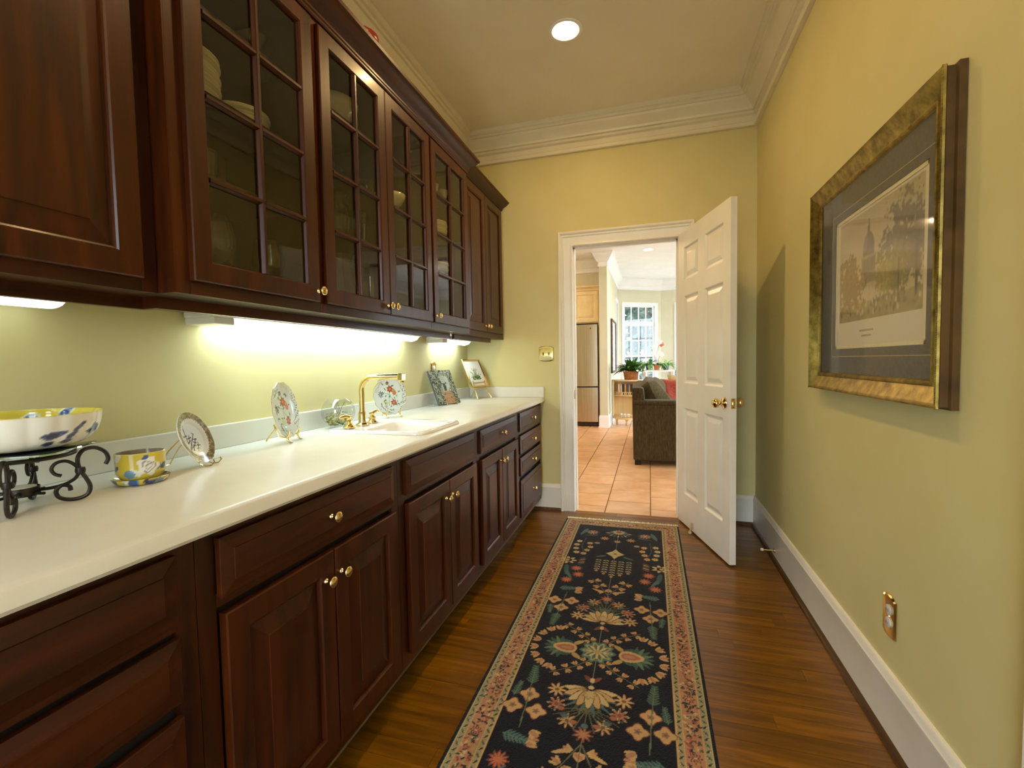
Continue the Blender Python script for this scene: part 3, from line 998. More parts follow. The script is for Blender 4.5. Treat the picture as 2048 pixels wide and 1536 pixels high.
GOB = [(0.0, 0.002), (0.033, 0.0), (0.034, 0.002), (0.012, 0.006), (0.005, 0.012), (0.0042, 0.04), (0.0045, 0.075), (0.012, 0.083), (0.034, 0.097), (0.047, 0.122), (0.0485, 0.145), (0.042, 0.178), (0.036, 0.200)]
TUM = [(0.0, 0.0), (0.027, 0.0), (0.0285, 0.003), (0.033, 0.085)]
PIT = [(0.0, 0.0), (0.045, 0.0), (0.052, 0.02), (0.055, 0.07), (0.046, 0.12), (0.040, 0.15), (0.046, 0.172)]
BOWL = [(0.0, 0.004), (0.030, 0.004), (0.033, 0.0), (0.036, 0.004), (0.060, 0.022), (0.078, 0.048), (0.084, 0.070), (0.0825, 0.0705), (0.076, 0.050), (0.058, 0.026), (0.033, 0.010), (0.0, 0.009)]
GBOWL = BOWL[:7]
CUP = [(0.0, 0.003), (0.020, 0.003), (0.021, 0.0), (0.023, 0.003), (0.026, 0.012), (0.036, 0.040), (0.041, 0.062), (0.0395, 0.062), (0.034, 0.040), (0.024, 0.014), (0.0, 0.008)]
turned('wine_goblet', 'tallest clear wine goblet at the hinge side of the first glazed door', 'glass', GOB, (-1.19, 1.04, fz_(0)), 'thin_glass', k=1.12)
turned('wine_goblet', 'clear wine goblet set back in the middle of the first glazed cabinet', 'glass', GOB, (-1.30, 1.165, fz_(0)), 'thin_glass', k=0.98)
turned('wine_goblet', 'clear wine goblet near the knob of the first glazed door', 'glass', GOB, (-1.19, 1.235, fz_(0)), 'thin_glass', k=1.0)
turned('tumbler', 'short clear tumbler beside the goblets', 'glass', TUM, (-1.17, 1.308, fz_(0)), 'thin_glass', k=0.85)
turned('tumbler', 'small clear glass on the shelf above the goblets', 'glass', TUM, (-1.235, 1.06, fz_(1)), 'thin_glass', k=1.0)
turned('glass_bowl', 'cut glass bowl on the top shelf of the first glazed cabinet', 'bowl', GBOWL, (-1.25, 1.262, fz_(3)), 'thin_glass', k=0.85)
turned('serving_bowl', 'large white serving bowl on the top shelf behind the double doors', 'bowl', BOWL, (-1.285, 1.70, fz_(3)), 'cream_china', k=1.35)
turned('glass_jar', 'tall narrow glass jar above the pitcher', 'jar', TUM, (-1.26, 1.62, fz_(2)), 'thin_glass', k=1.3)
for k, (x, y, z, kk, lb) in enumerate(((-1.245, 1.665, 1, 0.95, 'clear glass pitcher on the middle shelf behind the double doors'), (-1.24, 1.66, 0, 1.45, 'large cut glass pitcher on the cabinet floor'))):
    p = thing('glass_pitcher', lb, 'pitcher', (x, y, fz_(z)))
    G().lathe([(r * kk, q * kk) for r, q in PIT], (x, y, fz_(z)), 28, cap0=False, cap1=False).obj('body', 'thin_glass', p, smooth='all')
    q0 = fz_(z)
    G().tube([(x, y + 0.044 * kk, q0 + 0.155 * kk), (x, y + 0.075 * kk, q0 + 0.15 * kk), (x, y + 0.085 * kk, q0 + 0.11 * kk), (x, y + 0.075 * kk, q0 + 0.075 * kk), (x, y + 0.053 * kk, q0 + 0.06 * kk)], 0.006 * kk, 8).obj('handle', 'thin_glass', p, smooth=True)
turned('glass_vase', 'tall clear vase beside the large pitcher', 'vase', TUM, (-1.22, 1.87, fz_(0)), 'thin_glass', k=2.2)
turned('highball_glass', 'highball glass beside the pitcher on the middle shelf', 'glass', TUM, (-1.25, 1.80, fz_(1)), 'thin_glass', k=1.5)
turned('tumbler', 'small clear glass beside the tall jar', 'glass', TUM, (-1.25, 1.90, fz_(2)), 'thin_glass', k=0.9)
turned('sugar_bowl', 'white bowl on the shelf behind the second double door', 'bowl', BOWL, (-1.235, 2.070, fz_(2)), 'cream_china', k=0.92)
turned('cut_glass', 'cut glass tumbler low behind the second double door', 'glass', TUM, (-1.17, 1.965, fz_(0)), 'thin_glass', k=1.0)
turned('tea_cup', 'white patterned teacup nearer the hinge side of the last glazed door', 'cup', CUP, (-1.24, 2.56, fz_(3)), 'cream_china', k=1.0)
turned('tea_cup', 'white teacup on the top shelf beside the patterned one', 'cup', CUP, (-1.225, 2.665, fz_(3)), 'cream_china', k=0.95)
turned('red_dish', 'dark red dish on top of the glazed cabinets', 'dish', BOWL, (-1.13, 1.70, 2.4745), 'red_glaze', k=0.9)

# ------------------------------------------------------------------ brass cover plates
def cover(name, label, cat, o, U, V, w, h, scallop=True):
    """brass plate with curved ends; o = centre on the wall"""
    o, U, V = Vector(o), Vector(U), Vector(V)
    N = U.cross(V)
    t = thing(name, label, cat, o)
    def ring(k, d):
        pts = []
        n = 10
        ww, hh = w / 2 - k, h / 2 - k
        for sg in (1, -1):
            for i in range(n + 1):
                a = -1 + 2 * i / n
                x = ww * (-a if sg > 0 else a)
                bump = 0.008 * (cos(a * pi / 2) ** 0.7 if abs(a) < 1 else 0) - (0.004 if 0.62 < abs(a) < 1 else 0)
                pts.append((x, sg * (hh - 0.008 + bump)))
        return [tuple(o + U * x + V * y + N * d) for x, y in pts]
    G().loops([ring(0, 0), ring(0, 0.002), ring(0.004, 0.006), ring(0.010, 0.005)], True, True, True).obj('plate', 'brass', t, smooth=25)
    return t, o, U, V, N


t, o, U, V, N = cover('wall_outlet', 'brass outlet cover low on the print wall', 'outlet', (XR - 0.0005, 1.690, 0.383), (0, -1, 0), (0, 0, 1), 0.078, 0.135)
for s in (1, -1):
    c = o + V * (0.020 * s)
    r = axis_lathe([(0.0165, 0.0045), (0.0165, 0.0085), (0.0145, 0.0095)], c, N, 20, sq=1).obj('receptacle', 'receptacle', t, smooth=30)
    for a in (-0.005, 0.005):
        q = c + U * a + N * 0.0096
        G().panel(q - U * 0.001 - V * 0.004, U, V, 0.002, 0.008, [(0, 0), (0.0002, 0.0004)]).obj('slot', 'dark_gap', r)
axis_lathe([(0.003, 0.005), (0.003, 0.007), (0.001, 0.0075)], o, N, 10).obj('screw', 'brass', t)
t, o, U, V, N = cover('light_switch', 'brass double switch plate between counter and doorway', 'switch', (-0.797, YB - 0.0005, 1.262), (1, 0, 0), (0, 0, 1), 0.120, 0.125)
for s in (-1, 1):
    c = o + U * (0.023 * s)
    G().panel(c + N * 0.005 - U * 0.005 - V * 0.012, U, V, 0.010, 0.024, [(0, 0), (0, 0.001), (0.001, 0.0015)]).obj('toggle_slot', 'gold_side', t)
    G().tube([c + N * 0.005 + V * 0.0, c + N * 0.013 + V * 0.006], [0.004, 0.003], 8).obj('toggle', 'brass', t, smooth=True)
    for q in (-0.030, 0.030):
        axis_lathe([(0.0028, 0.005), (0.0028, 0.0065), (0.001, 0.007)], c + V * q, N, 8).obj('screw', 'brass', t)
t, o, U, V, N = cover('wall_outlet', 'brass outlet cover above the backsplash behind the painted tile', 'outlet', (XL + 0.0005, 2.985, 1.150), (0, 1, 0), (0, 0, 1), 0.078, 0.130)
for s in (1, -1):
    axis_lathe([(0.0165, 0.0045), (0.0165, 0.0085), (0.0145, 0.0095)], o + V * (0.020 * s), N, 20).obj('receptacle', 'plastic_white', t, smooth=30)

# ------------------------------------------------------------------ things on the counter
ZT = ZCT + 0.0004


def flower_colour(pc, Rr):
    """reads a Paint raster centred on the plate"""
    def f(x, y, t, a):
        i = min(pc.nx - 1, max(0, int((x + Rr) / pc.step)))
        j = min(pc.ny - 1, max(0, int((y + Rr) / pc.step)))
        return pc.a[j, i]
    return f


def painted_plate(name, label, loc, az, lean, Rr, paint, wave, rimcol, easel):
    """plate standing on an easel; local z is the plate normal, local y its top"""
    nh = Vector((cos(az), sin(az), 0))
    side = Vector((-sin(az), cos(az), 0))
    up = Vector((0, 0, 1)) * cos(lean) - nh * sin(lean)
    n = side.cross(up)
    mw = Matrix(((side.x, up.x, n.x, loc[0]), (side.y, up.y, n.y, loc[1]), (side.z, up.z, n.z, loc[2]), (0, 0, 0, 1)))
    root = bpy.data.objects.new(name, None)
    root.matrix_world = mw
    COL.objects.link(root)
    WORLDLOC[root.name] = Vector((0, 0, 0))
    tag(root, label, 'plate')
    k = Rr

    def prof(t):
        r = max(0.002, t) * k
        z = -0.006 if t < 0.58 else (-0.006 + 0.010 * ((t - 0.58) / 0.42) ** 0.8)
        return r, z
    cf = flower_colour(paint, Rr)
    g = G()
    rows, cols = [], []
    NR, NA = 56, 132
    for i in range(NR + 1):
        t = i / NR
        r, z = prof(t)
        row = []
        for q in range(NA):
            a = 2 * pi * q / NA
            w = 1 + (wave(a) * t ** 4 if wave else 0)
            row.append((r * w * cos(a), r * w * sin(a), z))
            cols.append(cf(r * cos(a), r * sin(a), t, a))
        rows.append(row)
    g.loops(rows, True, True, False)
    g.obj('face', 'glazed', root, smooth='all', col=np.array(cols))
    rows = []
    for t, dz in ((1.0, 0.0), (1.006, -0.002), (0.98, -0.0045), (0.6, -0.0125), (0.5, -0.016), (0.47, -0.0125), (0.02, -0.0115)):
        r, z = prof(min(1, t))
        rows.append([(k * t * (1 + (wave(2 * pi * q / NA) * t ** 4 if wave else 0)) * cos(2 * pi * q / NA), k * t * (1 + (wave(2 * pi * q / NA) * t ** 4 if wave else 0)) * sin(2 * pi * q / NA), prof(1)[1] + dz) for q in range(NA)])
    G().loops(rows, True, False, True).obj('underside', 'porcelain', root, smooth='all')
    if rimcol:
        pts = [(k * 1.003 * (1 + (wave(2 * pi * q / 96) if wave else 0)) * cos(2 * pi * q / 96), k * 1.003 * (1 + (wave(2 * pi * q / 96) if wave else 0)) * sin(2 * pi * q / 96), prof(1)[1] - 0.0008) for q in range(96)]
        G().tube(pts, 0.0011, 6, closed=True).obj('gilt_rim', rimcol, root, smooth=True)
    return root, side, nh


def wire(pts, r=0.0018, n=6):
    return G().tube(pts, r, n)


def world_pt(loc, side, nh, a, b, z):
    return (loc[0] + side.x * a + nh.x * b, loc[1] + side.y * a + nh.y * b, z)


# plate with brushed characters, on a twisted gold wire easel
pc = Paint(0.16, 0.16, 0.001, (232, 232, 226))
for k in range(64):
    a = 2 * pi * k / 64
    pc.ell(0.08 + 0.066 * cos(a), 0.08 + 0.066 * sin(a), 0.0115, 0.0115, (128, 116, 84))
rn = smooth_noise(pc.ny, pc.nx, 26, 3)
yy_, xx_ = np.mgrid[0:pc.ny, 0:pc.nx] * 0.001 - 0.08
d_ = np.hypot(xx_, yy_)
msk = (d_ > 0.054)
pc.a[msk & (rn > 0.55)] = lin((164, 150, 110))[:3]
pc.a[msk & (rn < 0.42)] = lin((104, 96, 72))[:3]
for wv in np.linspace(0, 2 * pi, 40, endpoint=False):
    pc.ell(0.08 + 0.0555 * cos(wv), 0.08 + 0.0555 * sin(wv), 0.004, 0.004, (232, 232, 226))
INK = (62, 64, 76)
ch = [((-29.5, 40.2), (-34.1, 9.7)), ((-47.9, 9.0), (-28.0, 10.0)), ((-34.1, 9.7), (-36.6, -13.3)), ((-36.6, -13.3), (-21.1, -5.7)), ((-18.9, 9.7), (-27.0, -7.8)), ((-30.0, 1.2), (-12.8, 2.9)), ((-0.7, 15.1), (5.7, 9.5)), ((4.8, 11.0), (-43.7, -35.3)), ((2.2, -4.1), (8.8, -5.8)), ((4.9, -5.1), (-27.6, -36.6)), ((-10.8, -12.4), (0.7, -15.6)), ((-18.9, -20.6), (-7.3, -24.2)), ((-43.7, -35.3), (-3.9, -16.8)), ((-25.5, -15.4), (-22.5, -38.4)), ((9.3, -16.1), (-6.0, -41.0)), ((-2.5, -23.8), (14.9, -25.8)), ((-9.4, -33.1), (5.5, -34.8)), ((-10.5, -2.3), (0.0, -5.5))]
for (xa, ya), (xb, yb) in ch:
    pc.line([(0.08 + 0.001 * xa, 0.08 + 0.001 * ya), (0.08 + 0.001 * xb, 0.08 + 0.001 * yb)], 0.0030, INK)
L1 = (-1.2726, 1.0197, 0.9977)
az1, le1 = 0.4199, 0.3813
root, side, nh = painted_plate('character_plate', 'round plate with brushed dark characters and a brown rim', L1, az1, le1, 0.0783, pc, None, None, None)
t = thing('wire_easel', 'twisted gold wire easel holding the plate with characters', 'easel', (L1[0], L1[1], ZT))
rb = 0.0016
for s in (-1, 1):
    a = 0.020 * s
    f0 = world_pt(L1, side, nh, a, 0.055, 0.9345)
    pts = [f0, world_pt(L1, side, nh, a, 0.058, 0.928), world_pt(L1, side, nh, a, 0.050, 0.9185), world_pt(L1, side, nh, a, 0.034, ZT + rb), world_pt(L1, side, nh, a, 0.018, 0.924), world_pt(L1, side, nh, a, 0.003, 0.950), world_pt(L1, side, nh, a, -0.026, 1.015)]
    wire(pts, 0.0019).obj('prong', 'brass', t, smooth=True)
    pts = [world_pt(L1, side, nh, a, -0.022, 1.006), world_pt(L1, side, nh, a * 1.3, -0.060, 0.965), world_pt(L1, side, nh, a * 1.7, -0.092, ZT + rb)]
    wire(pts, 0.0019).obj('back_leg', 'brass', t, smooth=True)
wire([world_pt(L1, side, nh, -0.020, 0.055, 0.9345), world_pt(L1, side, nh, 0.020, 0.055, 0.9345)], 0.0017).obj('front_bar', 'brass', t, smooth=True)
wire([world_pt(L1, side, nh, -0.034, -0.092, ZT + rb), world_pt(L1, side, nh, 0.034, -0.092, ZT + rb)], 0.0017).obj('foot_bar', 'brass', t, smooth=True)


# two scalloped floral plates on brass easels
def floral(seed, blue):
    q = Paint(0.216, 0.216, 0.0012, (226, 232, 222))
    rg = random.Random(seed)
    c = 0.108
    q.line([(c - 0.01, c - 0.06), (c - 0.005, c - 0.01), (c + 0.005, c + 0.045), (c - 0.012, c + 0.075)], 0.0022, (96, 122, 84))
    q.line([(c, c), (c - 0.04, c + 0.012), (c - 0.06, c + 0.005)], 0.0018, (96, 122, 84))
    q.line([(c, c - 0.01), (c + 0.035, c - 0.04)], 0.0018, (96, 122, 84))
    for k in range(26):
        x, y = c + rg.uniform(-0.06, 0.055), c + rg.uniform(-0.07, 0.075)
        q.leaf(x, y, rg.uniform(0, 6.28), rg.uniform(0.010, 0.018), 0.007, rg.choice([(92, 124, 96), (72, 100, 88), (120, 142, 84), (88, 84, 78)]))
    for x, y, r, col in ((0.004, 0.030, 0.021, (168, 82, 60)), (0.030, 0.008, 0.014, (190, 112, 66)), (0.022, -0.045, 0.019, (176, 92, 80)), (-0.012, 0.062, 0.010, (122, 60, 66)), (0.026, 0.022, 0.011, (196, 132, 72))):
        q.rose(c + x, c + y, r, 7, col, 0.16)
        q.rose(c + x, c + y, r * 0.6, 6, tuple(min(255, int(v * 1.2)) for v in col), 0.2)
        q.ell(c + x, c + y, r * 0.22, r * 0.22, (214, 176, 90))
    for x, y, r in ((-0.058, 0.004, 0.020), (-0.03, -0.062, 0.010)):
        q.rose(c + x, c + y, r, 8, blue, 0.42)
        q.ell(c + x, c + y, r * 0.25, r * 0.25, (214, 186, 92))
    q.rose(c - 0.025, c - 0.045, 0.012, 5, (196, 204, 120), 0.4)
    for a0, a1, col in ((-0.9, 0.75, (116, 96, 70)), (1.9, 3.0, (168, 150, 96)), (3.9, 4.9, (116, 96, 70))):
        a = a0
        while a < a1:
            q.line([(c + 0.083 * cos(a), c + 0.083 * sin(a)), (c + 0.103 * cos(a + 0.05), c + 0.103 * sin(a + 0.05))], 0.0016, col)
            a += 0.085
        q.line([(c + (0.082 + 0.004 * sin(11 * b)) * cos(b), c + (0.082 + 0.004 * sin(11 * b)) * sin(b)) for b in np.linspace(a0, a1, 26)], 0.0018, col)
    for k in range(46):
        a = 0.75 + 0.95 * (k % 12) / 12 + 0.04
        rr = 0.086 + 0.005 * (k // 12)
        q.ell(c + rr * cos(a), c + rr * sin(a), 0.0016, 0.0016, (222, 190, 96))
    return q


def wavy(a):
    return 0.018 * cos(14 * a)


def brass_easel(label, loc, side, nh, Rr, lean):
    t = thing('brass_easel', label, 'easel', (loc[0], loc[1], ZT))
    for s in (-1, 1):
        a = Rr * 0.42 * s
        f = lambda b, z: world_pt(loc, side, nh, a, b, z)
        pts = [f(0.030, 0.962), f(0.034, 0.956), f(0.030, 0.945), f(0.022, 0.936), f(0.026, 0.925), f(0.033, ZT + 0.0046), f(0.042, ZT + 0.0042)]
        G().tube(pts, [0.0025, 0.004, 0.0046, 0.0042, 0.0038, 0.0042, 0.0035], 10).obj('foot', 'brass', t, smooth=True)
        wire([f(0.022, 0.937), f(-0.006, 0.940), f(-0.024, 0.985)], 0.0028, 8).obj('prong', 'brass', t, smooth=True)
    pts = [world_pt(loc, side, nh, 0, -0.022, 0.985), world_pt(loc, side, nh, 0, -0.05, 0.95), world_pt(loc, side, nh, 0, -0.075, ZT + 0.003)]
    G().tube(pts, 0.003, 8).obj('back_leg', 'brass', t, smooth=True)
    wire([world_pt(loc, side, nh, -Rr * 0.42, -0.022, 0.983), world_pt(loc, side, nh, Rr * 0.42, -0.022, 0.983)], 0.0028, 8).obj('cross_bar', 'brass', t, smooth=True)


L2 = (-1.3289, 1.4285, 1.0345)
root, side, nh = painted_plate('floral_plate', 'scalloped floral plate standing between the character plate and the faucet', L2, 0.3357, 0.1578, 0.1060, floral(4, (70, 96, 84)), wavy, 'brass', None)
brass_easel('brass easel under the floral plate left of the faucet', L2, side, nh, 0.106, 0.158)
L3 = (-1.3498, 2.2015, 1.034)
root, side, nh = painted_plate('floral_plate', 'scalloped floral plate with a blue flower, just behind the faucet', L3, -0.3949, 0.1273, 0.1045, floral(9, (48, 84, 128)), wavy, 'brass', None)
brass_easel('brass easel under the blue-flowered plate behind the faucet', L3, side, nh, 0.1045, 0.127)

# glass globe with dried moss and twigs
GC3 = (-1.375, 1.80, ZT)
t = thing('glass_globe', 'clear glass globe bowl filled with dried moss by the faucet', 'bowl', GC3)
RG = 0.074
prof = []
for k in range(0, 22):
    q = radians(-78 + 132 * k / 21)
    prof.append((RG * cos(q), RG + RG * sin(q) - 0.001))
outer = [(0.0, 0.002)] + prof
inner = [(r - 0.0022, z + 0.0006) for r, z in prof[::-1]] + [(0.0, 0.006)]
G().lathe(outer, GC3, 36, cap0=False, cap1=False).obj('bowl', 'thin_glass', t, smooth='all')
mo = G()
rg = random.Random(5)
for k in range(230):
    a, r = rg.uniform(0, 2 * pi), 0.058 * math.sqrt(rg.random())
    z = rg.uniform(0.012, 0.064 + 0.016 * (1 - r / 0.05))
    r = min(r, 0.9 * math.sqrt(max(1e-6, (RG - 0.004) ** 2 - (z - RG) ** 2)) - 0.004)
    p = Vector((GC3[0] + r * cos(a), GC3[1] + r * sin(a), GC3[2] + z))
    d = Vector((rg.uniform(-1, 1), rg.uniform(-1, 1), rg.uniform(-0.4, 0.7))).normalized() * rg.uniform(0.006, 0.011)
    mo.tube([p - d, p + Vector((0, 0, 0.0015)), p + d], [0.0007, 0.0014, 0.0004], 4)
for k in range(44):
    a, r = rg.uniform(0, 2 * pi), 0.046 * math.sqrt(rg.random())
    z = rg.uniform(0.018, 0.054)
    mo.lathe([(0.001, -0.007), (0.008, -0.004), (0.010, 0.001), (0.006, 0.006), (0.001, 0.008)], (GC3[0] + r * cos(a), GC3[1] + r * sin(a), GC3[2] + z), 7)
mo = mo.obj('moss', 'moss', t)
mo['kind'] = 'stuff'
for a, h in ((0.4, 0.118), (1.9, 0.126), (3.4, 0.112), (4.6, 0.120)):
    G().tube([(GC3[0], GC3[1], GC3[2] + 0.05), (GC3[0] + 0.014 * cos(a), GC3[1] + 0.014 * sin(a), GC3[2] + 0.09), (GC3[0] + 0.030 * cos(a + 0.5), GC3[1] + 0.030 * sin(a + 0.5), GC3[2] + h)], 0.0009, 5).obj('twig', 'bark', t)

# painted tile of a house front, on a small stand
def leaned(az, lean):
    nh = Vector((cos(az), sin(az), 0))
    side = Vector((-sin(az), cos(az), 0))
    up = Vector((0, 0, 1)) * cos(lean) - nh * sin(lean)
    return nh, side, up, side.cross(up)


def leaned_root(name, label, cat, o, az, lean):
    nh, side, up, n = leaned(az, lean)
    r = bpy.data.objects.new(name, None)
    r.matrix_world = Matrix(((side.x, up.x, n.x, o[0]), (side.y, up.y, n.y, o[1]), (side.z, up.z, n.z, o[2]), (0, 0, 0, 1)))
    COL.objects.link(r)
    WORLDLOC[r.name] = Vector((0, 0, 0))
    return tag(r, label, cat)


w2, hh = 0.1105, 0.250
pc = Paint(2 * w2, hh, 0.0012, (150, 152, 128))
n1, n2 = smooth_noise(pc.ny, pc.nx, 9, 11), smooth_noise(pc.ny, pc.nx, 22, 12)
pc.rect(0.085, 0.165, 0.09, 0.215, (186, 190, 170))
pc.poly([(0.075, 0.205), (0.125, 0.242), (0.175, 0.205)], (168, 172, 150))
for k in range(5):
    pc.line([(0.082, 0.150 + 0.014 * k), (0.150, 0.154 + 0.014 * k)], 0.002, (132, 140, 122))
pc.rect(0.098, 0.122, 0.095, 0.150, (64, 70, 72))
pc.rect(0.104, 0.110, 0.10, 0.145, (92, 100, 98))
for x in (0.130, 0.140, 0.150, 0.160):
    pc.rect(x, x + 0.004, 0.095, 0.205, (206, 208, 192))
pc.poly([(0.062, 0.0), (0.075, 0.090), (0.155, 0.092), (0.205, 0.0)], (178, 142, 106))
for k in range(5):
    pc.line([(0.070, 0.02 + 0.017 * k), (0.190 - 0.008 * k, 0.022 + 0.017 * k)], 0.0022, (146, 108, 76) if k % 2 else (200, 166, 128))
rg = random.Random(21)
for k in range(420):
    x, y = rg.uniform(0, 2 * w2), rg.uniform(0.0, hh)
    inside = 0.066 < x < 0.172 and y < 0.215
    if inside and rg.random() < 0.93:
        continue
    pc.leaf(x, y, rg.uniform(0, 6.28), rg.uniform(0.014, 0.034), rg.uniform(0.005, 0.010), rg.choice([(58, 66, 52), (86, 100, 74), (112, 122, 94), (74, 84, 72), (182, 182, 158), (166, 160, 118), (44, 50, 46)]))
pc.line([(0.03, 0.25), (0.06, 0.19), (0.085, 0.17), (0.07, 0.12)], 0.005, (66, 62, 50))
for k in range(60):
    pc.leaf(rg.uniform(0.07, 0.19), rg.uniform(0.0, 0.03), rg.uniform(0, 3.14), 0.012, 0.004, rg.choice([(156, 96, 58), (130, 112, 66), (190, 150, 104)]))
BC = (-1.322, 2.928, 0.9235)
root = leaned_root('painted_tile', 'leaning tile painted with a house front among dark foliage', 'picture', BC, -0.2958, 0.4046)
g, cl = pc.mesh((-w2, 0.0, 0.0), (1, 0, 0), (0, 1, 0))
g.obj('face', 'printed', root, col=cl)
G().box(-w2, w2, 0, hh, -0.016, -0.0003).obj('slab', 'grey_glaze', root, bevel=0.0006)
nh, side, up, n = leaned(-0.2958, 0.4046)
t = thing('acrylic_stand', 'small clear stand under the painted house tile', 'stand', (BC[0], BC[1], ZT))
for s in (-1, 1):
    a = 0.055 * s
    f = lambda b, z: world_pt(BC, side, nh, a, b, z)
    G().tube([f(0.020, 0.934), f(0.018, 0.918), f(-0.030, 0.918), f(-0.11, 0.918)], 0.0034, 8).obj('runner', 'green_glass', t, smooth=True)
    G().tube([f(-0.052, 0.921), f(-0.074, 0.98), f(-0.105, 1.06)], 0.0034, 8).obj('support', 'green_glass', t, smooth=True)

# small botanical picture on a bamboo-look gold easel
w2, hh = 0.100, 0.242
FC = (-1.290, 3.435, 1.010)
FA, FL = -0.3922, 0.4691
pc = Paint(2 * (w2 - 0.012), hh - 0.024, 0.0013, (236, 232, 214))
rg = random.Random(33)
cx = w2 - 0.012
for k in range(40):
    a = rg.uniform(0.35, 2.8)
    L = rg.uniform(0.03, 0.10)
    x1, y1 = cx + cos(a) * L * 0.62, 0.062 + sin(a) * L
    pc.line([(cx + rg.uniform(-0.012, 0.012), 0.052), ((cx + x1) / 2, 0.06 + (y1 - 0.06) * 0.6), (x1, y1)], 0.0016, rg.choice([(120, 138, 78), (92, 112, 56)]))
    if L > 0.06:
        pc.rose(x1, y1, 0.0075, 5, rg.choice([(196, 196, 142), (168, 160, 110), (204, 190, 168), (150, 140, 120)]), 0.3)
for k in range(70):
    pc.leaf(cx + rg.uniform(-0.045, 0.045), 0.050 + rg.uniform(0, 0.030), rg.uniform(-0.3, 3.4), rg.uniform(0.012, 0.024), 0.006, rg.choice([(92, 116, 54), (66, 88, 42), (126, 140, 76)]))
root = leaned_root('botanical_print', 'small gilt-framed botanical print leaning in the counter corner', 'picture', FC, FA, FL)
g, cl = pc.mesh((-(w2 - 0.012), 0.012, 0.001), (1, 0, 0), (0, 1, 0))
g.obj('print', 'printed', root, col=cl)
G().box(-w2 + 0.002, w2 - 0.002, 0.002, hh - 0.002, -0.008, 0.0).obj('backing', 'gold_side', root)
FRP = [(0.0, -0.010), (0.0, 0.006), (0.003, 0.010), (0.008, 0.009), (0.013, 0.004), (0.013, 0.0)]
G().panel((-w2, 0, 0), (1, 0, 0), (0, 1, 0), 2 * w2, hh, FRP, cap=False, back=False).obj('frame', 'brass', root, smooth=20)
nh, side, up, n = leaned(FA, FL)
t = thing('bamboo_easel', 'slender gold bamboo-style easel under the botanical print', 'easel', (FC[0], FC[1], ZT))
for s in (-1, 1):
    a = 0.066 * s
    f = lambda b, z, m=1.0: world_pt(FC, side, nh, a * m, b, z)
    pts = [f(-0.016, 1.06), f(-0.004, 1.004), f(0.012, 0.975, 1.02), f(0.030, 0.945, 1.12), f(0.048, ZT + 0.004, 1.25)]
    G().tube(pts, [0.004, 0.0045, 0.004, 0.0045, 0.004], 9).obj('front_leg', 'brass', t, smooth=True)
G().tube([world_pt(FC, side, nh, -0.066, 0.0, 1.003), world_pt(FC, side, nh, 0.066, 0.0, 1.003)], 0.0035, 8).obj('ledge', 'brass', t, smooth=True)
G().tube([world_pt(FC, side, nh, 0, -0.024, 1.05), world_pt(FC, side, nh, 0, -0.070, 0.98), world_pt(FC, side, nh, 0, -0.105, ZT + 0.004)], 0.004, 8).obj('back_leg', 'brass', t, smooth=True)
G().tube([world_pt(FC, side, nh, -0.066, -0.012, 1.045), world_pt(FC, side, nh, 0.066, -0.012, 1.045)], 0.0028, 8).obj('cross_bar', 'brass', t, smooth=True)

# yellow and blue planter on its saucer, pointing along the counter
def painted_shell(name, parent, sections, n, paintf, mat='glazed', sx=1.0, sy=1.0, c=(0, 0, 0), wave=None, ang=0.0):
    rows, cols = [], []
    for i, (r, z, reg) in enumerate(sections):
        row = []
        for k in range(n):
            a = 2 * pi * k / n
            w = 1 + (wave(a) * (1 if reg != 'foot' else 0) if wave else 0)
            # squarish oval
            x0, y0 = r * sx * w * cos(a), r * sy * w * sin(a)
            x, y = x0 * cos(ang) - y0 * sin(ang), x0 * sin(ang) + y0 * cos(ang)
            row.append((c[0] + x, c[1] + y, c[2] + z))
            cols.append(lin(paintf(a, z, reg))[:3])
        rows.append(row)
    return G().loops(rows, True, True, True).obj(name, mat, parent, smooth=50, col=np.array(cols))


YEL, BLU, WHT, DBL = (206, 186, 62), (58, 84, 140), (226, 222, 204), (34, 48, 92)


def blobs(seed, n, zr, bg, big=None):
    rg = random.Random(seed)
    spots = []
    for k in range(n):
        spots.append((rg.uniform(0, 2 * pi), rg.uniform(*zr), rg.uniform(0.10, 0.26), rg.uniform(0.005, 0.011), rg.choice([BLU, DBL, WHT, BLU, (104, 140, 168)]), rg.uniform(-0.9, 0.9)))

    def f(a, z, reg):
        if big:
            a0, z0, r = big
            da = (a - a0 + pi) % (2 * pi) - pi
            d = hypot(da * 0.048, z - z0)
            if d < r * (0.85 + 0.15 * cos(5 * math.atan2(z - z0, da * 0.048))):
                th_ = math.atan2(z - z0, da * 0.048)
                return (142, 140, 142) if abs(d - r * (0.50 + 0.10 * sin(3 * th_ + 1))) < r * 0.055 or abs(d - r * (0.24 + 0.06 * sin(2 * th_))) < r * 0.05 else WHT
        for a0, z0, ra, rz, col, sk in spots:
            da = (a - a0 + pi) % (2 * pi) - pi
            if (da / ra) ** 2 + ((z - z0 - sk * da * 0.03) / rz) ** 2 < 1:
                return col
        return bg
    return f


PCX, PCY = -1.232, 0.838
cang = math.atan2(-0.83, 1.23)
t = thing('planter', 'small yellow and blue floral planter sitting in a matching saucer', 'planter', (PCX, PCY, ZT))
sec = [(0.005, 0.004, 'out'), (0.030, 0.004, 'out')] + [(0.034 + 0.012 * min(1, q / 0.02) ** 0.5 + 0.03 * q, 0.006 + q, 'out') for q in np.linspace(0, 0.066, 26)] + [(0.0466, 0.0735, 'lip'), (0.0440, 0.073, 'in'), (0.036, 0.03, 'in'), (0.004, 0.022, 'in')]
pf = blobs(3, 16, (0.014, 0.07), YEL, big=(-pi / 2 + 0.30, 0.040, 0.025))


